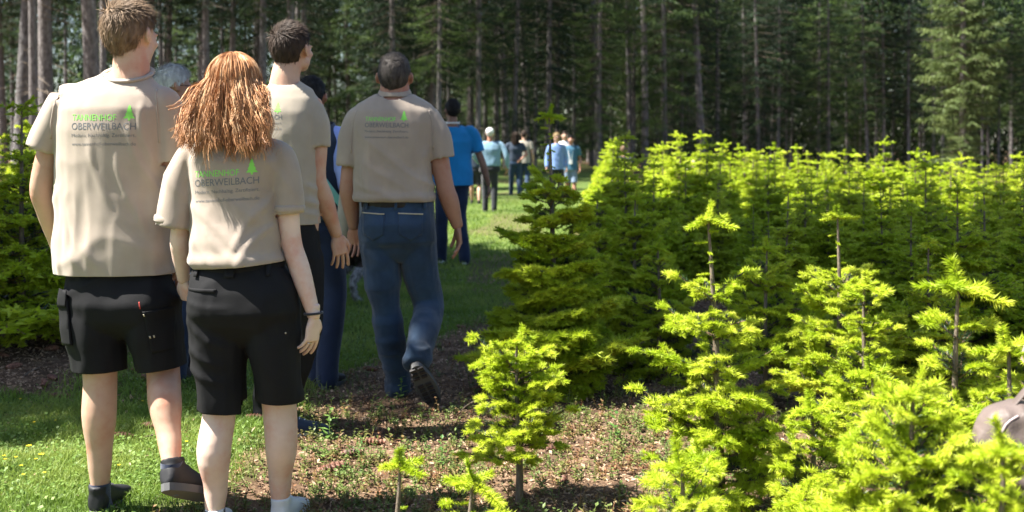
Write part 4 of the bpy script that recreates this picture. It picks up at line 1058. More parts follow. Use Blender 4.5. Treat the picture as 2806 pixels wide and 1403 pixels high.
cut(me, [(p(290, 686), (0, .0, -1), .4), (sl1, p(95, 400)-p(140, 300), -.088), (sr1, (0.03, 0, -1), -.082), (p(322, 181, .0), (.02, -.45, 1), .082)], .003)
sh = obj('shirt', me, r); bv = bvh(me)
logo(bv, p(182, 326, -.11), (343-182)/FD*3.99, sh)
for (c, rad, tx) in ((p(322, 185, .004), (.084, .070), -.24),):
    S = Solid(); pts = [c+V3(math.cos(a)*rad[0], math.sin(a)*rad[1], math.sin(a)*.034) for a in np.linspace(0, 6.283, 25)]; S.tube(pts, [(.007, .013)]*25, side=(0, 0, 1), cap=False, n=8, sub=1); me2 = bpy.data.meshes.new('neckband'); me2.from_pydata([tuple(v) for v in np.concatenate(S.V)], [], S.F); me2.materials.append(M['shirt_tan']); [setattr(q, 'use_smooth', True) for q in me2.polygons]; obj('neckband', me2, sh)
seams(F1, bv, M['shirt_tan'], sh, [([(166, 222), (158, 262), (150, 310), (147, 350)], .003), ([(404, 226), (410, 262), (414, 320), (415, 360)], .003), ([(150, 672), (290, 674), (425, 673)], .0)][:2])
S = Solid(); S.loft([F1.row(q[0], *q[1:]) for q in [(660, 185, 405, .100, .0), (695, 172, 425, .110, 0), (760, 163, 450, .128, -.008), (795, 170, 448, .120, 0), (822, 196, 424, .095, 0), (845, 236, 386, .05, 0)]], 24, 2.4)
S.tube([p(240, 760), p(240, 830), p(250, 890), p(262, 950)], [(.110, .115), (.108, .108), (.096, .10), (.086, .096)]); S.tube([p(378, 760), p(385, 830), p(396, 890), p(404, 945, .02)], [(.100, .115), (.096, .106), (.082, .096), (.078, .092)])
me = S.fuse('shorts', .0085, 4, M['black']); displace(me, drape(5, .026, (5, 6, 3.2), .5, fine=.2))
cut(me, [(p(262, 927), (.0, 0, -1), .145), (p(402, 922, .02), (.1, 0, -1), .140)], .003); so = obj('shorts', me, r); bs = bvh(me)
def quad(f, pts): return [(f.p(*q)[0], f.p(*q)[2]) for q in pts]
patch(bs, quad(F1, [(166, 740), (200, 742), (212, 855), (180, 858)]), .012, .010, M['black'], 'cargo_pocket', so, .012); patch(bs, quad(F1, [(164, 722), (202, 724), (200, 762), (168, 765)]), .016, .004, M['black'], 'pocket_flap', so, .012)
patch(bs, quad(F1, [(388, 770), (447, 765), (449, 868), (404, 876)]), .006, .004, M['black'], 'cargo_pocket', so, .012); patch(bs, quad(F1, [(380, 748), (383, 748), (386, 763), (383, 764)]), .008, .002, M['red_tag'], 'red_tag', so, .01)
for q in ((389, 775), (399, 831), (407, 830)): patch(bs, quad(F1, [(q[0], q[1]), (q[0]+3, q[1]), (q[0]+4, q[1]+6), (q[0]+1, q[1]+6)]), .009, .001, M['thread'], 'bar_tack', so, .01)
S = Solid(); S.tube([p(163, 780), p(161, 805), p(166, 822)], [.006, .008, .004], n=8); me = bpy.data.meshes.new('tool'); me.from_pydata([tuple(v) for v in np.concatenate(S.V)], [], S.F); me.materials.append(M['lime']); obj('lime_tool', me, so)
for a, b, q in ((anL, anL+V3(0, .02, -.075), .06), (anR, anR+V3(0.01, .03, -.075), .045)):
    S = Solid(); S.tube([a+V3(0, 0, q*.35), a+V3(0, 0, -.01), b], [(.038, .042), (.036, .042), (.037, .044)], n=18); me = S.fuse('sock', .005, 2, M['sock']); cut(me, [(a+V3(0, 0, q*.35), (0, 0, 1), .08)], 0); obj('sock', me, r)
shoe(r, anL+V3(0, .01, -.0), anL+V3(.02, .22, -.09), M['black_shoe'], M['sole']); shoe(r, anR+V3(0.005, .015, .0), anR+V3(.10, .20, -.15), M['black_shoe'], M['sole'], up=nrm(V3(-.15, .45, .88)))

# ================================================================== the red-haired girl
F2 = Fig(615, 3.96, 'girl with long wavy red hair in a tan printed polo shirt and black knee-length shorts')
r, p = F2.root, F2.p
rowsT = [(672, 492, 712, .118, .0), (650, 484, 714, .122, -.004), (610, 480, 710, .118, -.004), (560, 486, 700, .108, .0), (500, 484, 698, .104, 0), (445, 476, 708, .106, -.006), (405, 474, 716, .104, -.01), (375, 484, 708, .092, -.004), (352, 520, 690, .074, .004), (338, 560, 650, .060, .012)]
HC = p(591, 221, .02); HR = rot3(.10, .10, 0)
shL, shR = p(480, 395), p(706, 388); elL, elR = p(452, 600, .02), p(734, 610, .0); wrL, wrR = p(462, 702, .08), p(790, 795, -.02)
B = Solid(); HN = Solid(); B.loft([F2.row(*q, grow=.016) for q in rowsT][1:]); B.loft([(p(605, 745), V3(.120, 0, 0), V3(0, .09, 0)), (p(602, 640), V3(.125, 0, 0), V3(0, .09, 0)), (p(600, 560), V3(.12, 0, 0), V3(0, .085, 0))])
B.tube([p(602, 365), p(596, 310, .006), HC+V3(0, -.005, -.03)], [(.060, .052), (.050, .048), (.05, .05)]); head(B, HC, HR, .98)
B.tube([shL, (shL+elL)/2, elL, elL*.65+wrL*.35, wrL], [.036, .040, .034, .034, .023]); B.tube([shR, (shR+elR)/2, elR, elR*.65+wrR*.35, wrR], [.038, .042, .036, .037, .024])
hipL, hipR = p(550, 790), p(680, 790); knL, knR = p(552, 1035, .01), p(702, 1010, .05); anL, anR = p(540, 1288, .0), p(706, 1266, .10)
B.tube([hipL, (hipL+knL)/2, knL, knL*.62+anL*.38+V3(-.008, -.02, 0), knL*.25+anL*.75, anL, anL+V3(0, 0, -.05)], [.095, .080, (.058, .060), (.060, .064), (.042, .045), (.033, .038), (.032, .04)])
B.tube([hipR, (hipR+knR)/2, knR, knR*.62+anR*.38+V3(.010, -.02, 0), knR*.25+anR*.75, anR, anR+V3(0, 0, -.05)], [.095, .080, (.062, .060), (.058, .062), (.042, .044), (.032, .037), (.032, .04)])
hand(HN, wrL, (.1, .2, -.97), (.5, .8, 0), -1, .88, curl=(.9, .9, .95, 1)); RG = hand(HN, wrR, (-.10, .03, -1.0), (-.85, .5, .0), 1, .97, curl=(.28, .36, .42, .5), tc=.5)
obj('body', fuse_body(B, HN, .008, M['skin_pale']), r); face(r, HC, HR, .98)
# hair: cap, locks falling over the back
gh = np.random.default_rng(21); paths = []
def hair_path(g, az, start, zend, wide, back, k=30, lag=0.0):
    """from the parting over the skull, then down the back"""
    D0 = np.array([math.cos(az)*math.sin(start), math.sin(az)*math.sin(start), math.cos(start)]); rad = np.array([.083, .104, .100])*1.0; P = []
    ctr = HC+np.array([0, -.012, .02]); a = start
    while a < 1.62: P.append(ctr+np.array([math.cos(az)*math.sin(a), math.sin(az)*math.sin(a), math.cos(a)])*rad); a += .14
    q = P[-1].copy(); z0 = q[2]; dirx = math.cos(az); ztot = z0-zend; n = 22
    x0, y0 = q[0]-ctr[0], q[1]-ctr[1]
    for i in range(1, n+1):
        t = i/n; e = t**.75; x = x0*(1+(wide/.083-1)*e); y = y0*(1-e)+(-back)*e if y0 < .02 else y0*(1-e)+(-back*.3)*e
        P.append(np.array([ctr[0]+x, ctr[1]+y, z0-ztot*t]))
    P = np.array(P); P[:, 0] += np.linspace(0, 1, len(P))*g.normal()*.014; P[:, 1] += np.linspace(0, 1, len(P))*g.normal()*.012; return P
for i in range(330):
    az = math.pi*1.5+gh.uniform(-1.75, 1.75); side = abs(math.cos(az)); ze = p(0, 370+gh.normal()*20-90*(gh.random() < .3)*gh.random())[2]
    if math.sin(az) > -.2: ze += .02
    paths.append(hair_path(gh, az, gh.uniform(.05, .9), ze, 0.138+gh.normal()*.012, .125+gh.uniform(-.02, .03)))
hr = long_hair(r, paths, M['hair_red'], 5, 15, .0115, .0022, .0080, 46)
flyp = [hair_path(gh, math.pi*1.5+gh.uniform(-1.9, 1.9), gh.uniform(.1, 1), p(0, 360+gh.normal()*25)[2], .160+gh.normal()*.025, .13) for _ in range(45)]
long_hair(hr, flyp, M['hair_red'], 6, 3, .018, .0010, .012, 80, name='stray_hair')
S = Solid(); S.ball(HC+V3(0, -.012, .018), (.082, .102, .100)); secs = []
for yd, w, hd, dy in [(218, .076, .085, .0), (250, .088, .07, -.04), (290, .102, .055, -.065), (330, .108, .036, -.082), (345, .09, .016, -.088)]: c = p(591 if yd < 300 else 588, yd, 0); secs.append((V3(c[0], HC[1]+dy, c[2]), V3(w, 0, 0), V3(0, hd, 0)))
S.loft(secs, 20); me = S.fuse('hair_mass', .010, 5, M['hair_red']); displace(me, lambda V, Nn: .010*(ridge(vnoise(V*np.array([38, 38, 9])))-.5)); cut(me, [(HC+V3(0, .075, -.03), (0, 1, -.45), .16)], 0); obj('hair_mass', me, hr)
T = Solid(); T.loft([F2.row(*q) for q in rowsT], 28, 2.3)
T.tube([p(590, 372), p(500, 384), p(474, 402), p(452, 470), p(436, 572)], [(.036, .045), (.044, .056), (.050, .062), (.062, .068), (.064, .068)], side=(1, 0, .3), cap=False); T.tube([p(620, 370), p(686, 378), p(712, 400), p(722, 460), p(727, 540)], [(.036, .045), (.044, .056), (.050, .060), (.055, .062), (.052, .060)], side=(1, 0, -.1), cap=False)
me = T.fuse('shirt', .0076, 4, M['shirt_tan2'])
displace(me, both(drape(23, .030, (6, 6, 2.0), -.75, fine=.18, z0=.95, z1=1.3), lines([(.10, 1.20, -.02, 1.02, .012, .008), (.12, 1.12, .0, .98, .010, .008), (-.12, 1.12, .02, .97, .011, .009), (-.14, 1.06, -.03, .96, .010, .008), (.135, 1.25, .09, 1.16, .008, .006)]),
    lambda V, Nn: .012*np.exp(-((V[:, 2]-p(0, 652)[2])/.02)**2)))
cut(me, [(p(600, 664), (.08, 0, -1), .35), (p(436, 560), p(436, 572)-p(447, 490), -.078), (p(726, 531), (.02, 0, -1), -.068), (p(600, 342), (0, -.4, 1), .085)], .003)
sh = obj('shirt', me, r); bv = bvh(me); logo(bv, p(487, 470, -.10), (651-487)/FD*3.86, sh, .055)
for c, d, ra in ((p(436, 552), nrm(p(436, 572)-p(447, 490)), (.062, .068)), (p(726, 524), V3(.02, 0, -1), (.055, .062))):
    a = nrm(np.cross(d, V3(0, 1, 0))); b = np.cross(d, a); S = Solid(); S.tube([c+a*math.cos(q)*ra[0]+b*math.sin(q)*ra[1] for q in np.linspace(0, 6.283, 25)], [(.012, .004)]*25, side=d, cap=False, n=8, sub=1); me2 = bpy.data.meshes.new('sleeve_band'); me2.from_pydata([tuple(v) for v in np.concatenate(S.V)], [], S.F); me2.materials.append(M['shirt_tan2']); [setattr(q, 'use_smooth', True) for q in me2.polygons]; obj('sleeve_band', me2, sh)
# collar hidden below the hair, still there
S = Solid(); S.tube([p(600, 343)+V3(math.cos(q)*.066, math.sin(q)*.058+.006, .012+math.sin(q)*.015) for q in np.linspace(0, 6.283, 25)], [(.020, .005)]*25, side=(0, 0, 1), cap=False, n=8, sub=1); me2 = bpy.data.meshes.new('collar'); me2.from_pydata([tuple(v) for v in np.concatenate(S.V)], [], S.F); me2.materials.append(M['shirt_tan2']); obj('collar', me2, sh)
S = Solid(); S.loft([F2.row(*q) for q in [(640, 510, 690, .092, 0), (672, 494, 710, .106, 0), (690, 486, 722, .116, 0), (730, 476, 742, .130, -.008), (780, 470, 754, .135, -.014), (812, 478, 750, .124, -.004), (838, 506, 724, .095, 0), (862, 550, 690, .05, 0)]], 24, 2.35)
S.tube([p(546, 790), p(548, 860), p(556, 950), p(562, 1055, .0)], [(.106, .118), (.102, .110), (.088, .094), (.086, .090)]); S.tube([p(684, 790), p(690, 860), p(698, 940), p(700, 1030, .04)], [(.098, .118), (.093, .110), (.082, .094), (.080, .090)])
me = S.fuse('shorts', .0085, 4, M['black']); displace(me, both(drape(8, .020, (5, 6, 4), .4, fine=.2), lines([(-.17, .78, -.04, .70, .012, .008), (-.18, .70, -.06, .64, .010, .008), (-.17, .62, -.05, .58, .012, .008), (-.19, .86, -.03, .84, .008, .006)])))
cut(me, [(p(562, 1030), (-.08, 0, -1), .140), (p(700, 1001, .04), (-.05, 0, -1), .135)], .003); so = obj('shorts', me, r); bs = bvh(me)
S = Solid(); S.tube([V3(math.cos(q)*.158+p(600, 0)[0], math.sin(q)*.117, p(0, 672)[2]+.006*math.cos(q)) for q in np.linspace(0, 6.283, 33)], [(.019, .004)]*33, side=(0, 0, 1), cap=False, n=8, sub=1); me2 = bpy.data.meshes.new('waistband'); me2.from_pydata([tuple(v) for v in np.concatenate(S.V)], [], S.F); me2.materials.append(M['black']); obj('waistband', me2, so)
for q in ([(512, 660), (520, 660), (518, 690), (510, 690)], [(588, 660), (612, 660), (610, 690), (588, 690)], [(682, 655), (690, 655), (692, 688), (684, 688)]): patch(bs, quad(F2, q), .010, .004, M['black'], 'belt_loop', so, .01)
patch(bs, quad(F2, [(490, 716), (570, 716), (566, 726), (494, 722)]), .003, .003, M['black'], 'pocket_welt', so, .01)
patch(bs, quad(F2, [(728, 826), (731, 825), (732, 829), (729, 830)]), .003, .001, M['thread'], 'white_lint', so, .01)
# bracelet and ring
def ringobj(name, c, d, ra, rb, rr, m, root):
    d = nrm(np.asarray(d, float)); a = nrm(np.cross(d, V3(0, 1, .3))); b = np.cross(d, a); S = Solid(); S.tube([c+a*math.cos(q)*ra+b*math.sin(q)*rb for q in np.linspace(0, 6.283, 21)], [rr]*21, side=d, cap=False, n=8, sub=1); me2 = bpy.data.meshes.new(name); me2.from_pydata([tuple(v) for v in np.concatenate(S.V)], [], S.F); me2.materials.append(m); return obj(name, me2, root)
ringobj('bracelet', wrR+V3(-.002, 0, .010), (.08, 0, -1), .031, .028, .0042, M['charcoal'], r); ringobj('bracelet', wrL+V3(0, 0, .02), (0, .1, -1), .026, .026, .003, M['metal'], r)
ringobj('finger_ring', RG[0], RG[1], .010, .010, .0016, M['metal'], r)
shoe(r, anL+V3(0, .01, 0), anL+V3(-.02, .20, -.09), M['trainer_white'], M['white_sole'], .92); shoe(r, anR+V3(.005, .01, 0.01), anR+V3(.045, .20, -.085), M['trainer_white'], M['white_sole'], .95)
for a in (anL, anR):
    S = Solid(); S.tube([a+V3(0, 0, .012), a+V3(0, .01, -.06)], [(.036, .042), (.037, .046)], n=18); me = S.fuse('sock', .005, 2, M['charcoal']); cut(me, [(a+V3(0, 0, .012), (0, 0, 1), .08)], 0); obj('sock', me, r)

# ================================================================== the dark-haired boy
F3 = Fig(740, 5.12, 'dark-haired boy in pale olive T-shirt and black trousers, behind the red-haired girl')
r, p = F3.root, F3.p
rowsT = [(580, 664, 802, .118, 0), (520, 662, 797, .118, 0), (460, 660, 794, .116, -.004), (400, 657, 796, .114, -.008), (340, 652, 800, .112, -.012), (285, 648, 800, .106, -.012), (250, 656, 797, .092, -.006), (225, 668, 785, .074, .0), (208, 682, 762, .062, .006), (197, 690, 745, .055, .012)]
HC = p(735, 123, .03); HR = rot3(-.5, .22, .05)
shL, shR = p(662, 262), p(788, 262); elL, elR = p(640, 440), p(796, 445, .0); wrL, wrR = p(660, 560, .05), p(846, 588, .10)
B = Solid(); HN = Solid(); B.loft([F3.row(*q, grow=.016) for q in rowsT][1:]); B.loft([(p(735, 620), V3(.11, 0, 0), V3(0, .085, 0)), (p(733, 540), V3(.13, 0, 0), V3(0, .095, 0))])
B.tube([p(716, 228), p(719, 185, .008), HC+V3(0, -.005, -.03)], [(.076, .058), (.065, .058), (.060, .060)]); head(B, HC, HR, 1.03)
B.tube([shL, (shL+elL)/2, elL, elL*.65+wrL*.35, wrL], [.040, .045, .040, .040, .026]); B.tube([shR, (shR+elR)/2+V3(.01, 0, 0), elR, elR*.65+wrR*.35, wrR], [.042, .048, .044, .044, .028])
hand(HN, wrL, (.0, .2, -1), (1, 0, 0), -1, 1.0); hand(HN, wrR, (.18, .1, -.98), (-.6, .8, .1), 1, 1.08, curl=(.22, .26, .3, .36))
hipR, knR, anR = p(772, 620), p(770, 830, .03), p(716, 1050, .04); hipL, knL, anL = p(700, 620), p(690, 830, .25), p(668, 1012, .42)
obj('body', fuse_body(B, HN, .007, M['skin']), r); face(r, HC, HR, 1.03)
short_hair(r, HC, HR, 1.04, M['hair_brown'], 4, .024, 7000, -.066, 1.3, .003, top=1.5)
T = Solid(); T.loft([F3.row(*q) for q in rowsT], 28, 2.25)
T.tube([p(700, 236), p(668, 250), p(650, 270), p(640, 330), p(632, 379)], [(.04, .05), (.05, .062), (.056, .070), (.062, .072), (.062, .072)], side=(1, 0, .3), cap=False); T.tube([p(738, 236), p(768, 254), p(786, 276), p(795, 320), p(794, 371)], [(.04, .05), (.048, .062), (.054, .070), (.065, .074), (.068, .074)], side=(1, 0, -.1), cap=False)
me = T.fuse('shirt', .0085, 5, M['shirt_sage']); displace(me, both(drape(31, .032, (6, 6, 1.8), .7, fine=.15, z0=1.0, z1=1.5), lines([(.06, 1.15, .12, 1.12, .012, .012), (.05, 1.08, .13, 1.06, .012, .012), (.05, 1.03, .13, 1.01, .012, .010)])))
cut(me, [(p(730, 562), (.0, 0, -1), .35), (p(632, 372), (-.1, 0, -1), -.075), (p(792, 363), (.0, 0, -1), -.082), (p(719, 202), (0, -.4, 1), .09)], .003); sh = obj('shirt', me, r); bv = bvh(me)
logo(bv, p(603, 300, -.1), (712-603)/FD*5.0, sh, .0)
S = Solid(); S.loft([F3.row(*q) for q in [(545, 680, 795, .112, 0), (600, 672, 803, .122, 0), (650, 668, 808, .125, -.008), (690, 690, 790, .09, 0), (710, 715, 765, .05, 0)]], 24, 2.35)
S.tube([p(706, 650), p(702, 740, .06), knL, (knL+anL)/2+V3(0, -.01, 0), anL, anL+V3(0, 0, -.05)], [(.092, .108), (.088, .094), (.074, .078), (.068, .078), (.060, .07), (.062, .074)]); S.tube([p(772, 650), p(776, 740, .01), knR, (knR+anR)/2+V3(0, -.01, 0), anR+V3(0, 0, .03), anR+V3(0, 0, -.04)], [(.075, .108), (.072, .094), (.066, .078), (.062, .072), (.050, .06), (.050, .064)])
me = S.fuse('trousers', .0085, 4, M['black']); displace(me, drape(6, .014, (5, 6, 5), .5, fine=.2)); obj('trousers', me, r)
shoe(r, anR+V3(.0, .0, -.0), anR+V3(.20, .06, -.09), M['navy_mesh'], M['white_sole'], 1.0); shoe(r, anL, anL+V3(-.02, .24, -.09), M['navy_mesh'], M['white_sole'], 1.0)

# ================================================================== the man in jeans
F4 = Fig(1000, 5.91, 'broad man with greying hair in a tan polo shirt and blue jeans')
r, p = F4.root, F4.p
rowsT = [(514, 906, 1088, .125, 0), (498, 896, 1094, .138, -.004), (470, 892, 1093, .138, -.004), (420, 892, 1088, .134, -.004), (360, 887, 1092, .130, -.012), (310, 882, 1098, .124, -.016), (280, 885, 1098, .112, -.012), (262, 898, 1086, .094, -.004), (248, 922, 1064, .078, .002), (237, 944, 1042, .066, .01)]
HC = p(993, 193, .015); HR = rot3(-.06, .06, 0)
shL, shR = p(901, 304), p(1084, 302); elL, elR = p(876, 470, .0), p(1120, 470, .0); wrL, wrR = p(890, 568, .06), p(1150, 566, .04)
B = Solid(); HN = Solid(); B.loft([F4.row(*q, grow=.016) for q in rowsT][1:]); B.loft([(p(1000, 570), V3(.14, 0, 0), V3(0, .10, 0)), (p(998, 490), V3(.155, 0, 0), V3(0, .11, 0))])
B.tube([p(994, 262), p(993, 232, .008), HC+V3(0, -.005, -.03)], [(.086, .066), (.080, .066), (.072, .066)]); head(B, HC, HR, 1.06)
B.tube([shL, (shL+elL)/2, elL, elL*.65+wrL*.35, wrL], [.046, .052, .046, .048, .031]); B.tube([shR, (shR+elR)/2, elR, elR*.65+wrR*.35, wrR], [.046, .052, .047, .050, .032])
hand(HN, wrL, (-.02, .15, -1), (-.25, -.9, .0), -1, 1.08, curl=(.4, .45, .5, .5)); hand(HN, wrR, (.13, .0, -1), (-.95, -.25, 0), 1, 1.12, curl=(.25, .32, .38, .45), tc=.4)
obj('body', fuse_body(B, HN, .0075, M['skin_tan']), r); face(r, HC, HR, 1.06)
short_hair(r, HC, HR, 1.08, M['hair_grey'], 6, .012, 7000, -.060, .8, .003, top=1.3)
T = Solid(); T.loft([F4.row(*q) for q in rowsT], 28, 2.3)
T.tube([p(970, 272), p(918, 285), p(900, 302), p(886, 350), p(877, 419)], [(.042, .055), (.052, .068), (.062, .078), (.068, .080), (.060, .078)], side=(1, 0, .2), cap=False); T.tube([p(1015, 272), p(1064, 284), p(1082, 302), p(1102, 345), p(1113, 401)], [(.042, .055), (.052, .068), (.062, .078), (.072, .082), (.066, .078)], side=(1, 0, -.2), cap=False)
me = T.fuse('shirt', .0085, 5, M['shirt_tan2']); displace(me, both(drape(43, .030, (5.5, 6, 1.8), -.6, fine=.15, z0=1.1, z1=1.5), lines([(-.19, 1.13, -.06, 1.10, .012, .010), (-.16, 1.24, -.14, 1.12, .010, .008), (.16, 1.32, .15, 1.1, .012, .008)]), lambda V, Nn: .014*np.exp(-((V[:, 2]-p(0, 496)[2])/.022)**2)))
cut(me, [(p(1000, 506), (.0, 0, -1), .35), (p(878, 411), (-.05, 0, -1), -.090), (p(1112, 392), (.22, 0, -1), -.092), (p(993, 242), (0, -.4, 1), .085)], .003); sh = obj('shirt', me, r); bv = bvh(me)
logo(bv, p(918, 320, -.12), (1028-918)/FD*5.78, sh, -.01)
seams(F4, bv, M['shirt_tan2'], sh, [([(902, 280), (893, 310), (890, 350), (889, 385)], .0035), ([(1082, 278), (1090, 310), (1092, 345), (1092, 378)], .0035)])
S = Solid(); c = p(993, 236, .008)
S.loft([(c+V3(0, -.004, -.020), V3(.098, 0, 0), V3(0, .080, 0)), (c+V3(0, 0, .004), V3(.088, 0, 0), V3(0, .074, 0)), (c+V3(0, .004, .030), V3(.078, 0, 0), V3(0, .069, 0))], 24); me = S.fuse('collar', .007, 3, M['shirt_tan2']); cut(me, [(c+V3(0, 0, .024), (0, -.28, 1), .14), (c+V3(0, 0, -.016), (0, .2, -1), .14)], .003); obj('collar', me, sh)
knL, anL = p(972, 780, .02), p(1000, 957, .10); knR, anR = p(1078, 770, .05), p(1050, 905, -.28)
S = Solid(); S.loft([F4.row(*q) for q in [(502, 912, 1088, .124, 0), (530, 908, 1092, .130, 0), (570, 904, 1098, .138, -.012), (605, 906, 1102, .134, -.012), (635, 928, 1080, .10, 0), (655, 965, 1046, .06, 0)]], 24, 2.35)
S.tube([p(956, 592), p(960, 690, .01), knL, (knL+anL)/2+V3(-.0, -.012, 0), anL+V3(0, 0, .03), anL+V3(0, 0, -.045)], [(.104, .122), (.096, .104), (.076, .082), (.070, .082), (.062, .072), (.064, .076)]); S.tube([p(1050, 592), p(1060, 690, .03), knR, (knR+anR)/2+V3(.0, -.0, 0), anR+V3(0, 0, .0)], [(.104, .122), (.092, .100), (.078, .082), (.072, .080), (.066, .074)])
me = S.fuse('jeans', .0085, 3, M['denim']); zk = p(0, 780)[2]
displace(me, both(drape(9, .018, (5, 6, 6), .4, fine=.3), lambda V, Nn: .011*(ridge(vnoise(V*np.array([4, 4, 26])+.5*vnoise(V*6)[:, None]))-.5)*(sstep(zk+.06, zk-.1, V[:, 2])+.35)))
jn = obj('jeans', me, r); bj = bvh(me)
for xs in ((918, 975), (1008, 1068)):
    a, b = xs; patch(bj, quad(F4, [(a, 532), (b, 534), (b-2, 585), ((a+b)/2, 600), (a+3, 584)]), .004, .003, M['denim'], 'back_pocket', jn, .012)
    patch(bj, quad(F4, [(a, 532), (b, 534), (b, 537), (a, 535)]), .0075, .001, M['thread'], 'stitching', jn, .012)
S = Solid(); c = p(1000, 511); S.tube([c+V3(math.cos(q)*.186, math.sin(q)*.131, .003*math.cos(q)) for q in np.linspace(0, 6.283, 33)], [(.018, .004)]*33, side=(0, 0, 1), cap=False, n=8, sub=1); me2 = bpy.data.meshes.new('belt'); me2.from_pydata([tuple(v) for v in np.concatenate(S.V)], [], S.F); me2.materials.append(M['belt']); obj('belt', me2, r)
for xd in (930, 1002, 1070): patch(bj, quad(F4, [(xd-3, 503), (xd+3, 503), (xd+3, 524), (xd-3, 524)]), .010, .003, M['denim'], 'belt_loop', jn, .01)
shoe(r, anL+V3(0, .0, -.0), anL+V3(.03, .24, -.09), M['leather_shoe'], M['sole'], 1.08); ms = shoe(r, anR+V3(0, .03, -.01), anR+V3(.08, .10, -.22), M['leather_shoe'], M['sole'], 1.08, up=nrm(V3(-.15, .80, .50)))

# lugs under the lifted sole
a_ = anR+V3(0, .03, -.01); up = nrm(V3(-.15, .80, .50)); f = V3(.08, .10, -.22)+V3(0, -.03, .01); f = nrm(f-up*np.dot(f, up)); sd = np.cross(f, up); h0 = a_-up*.085*1.08-f*.055*1.08
S = Solid()
for i in range(9):
    t = .06+i*.105
    if 3 <= i <= 3: continue
    for w0, w1 in ((-.034, -.006), (.006, .034)):
        c = h0+f*.27*t-up*.016; S.loft([(c+sd*w0, f*.009, up*.007), (c+sd*w1, f*.009+sd*.0, up*.007)], 6, 6)
me = bpy.data.meshes.new('tread'); me.from_pydata([tuple(v) for v in np.concatenate(S.V)], [], S.F); me.materials.append(M['leather_shoe']); obj('tread', me, ms)
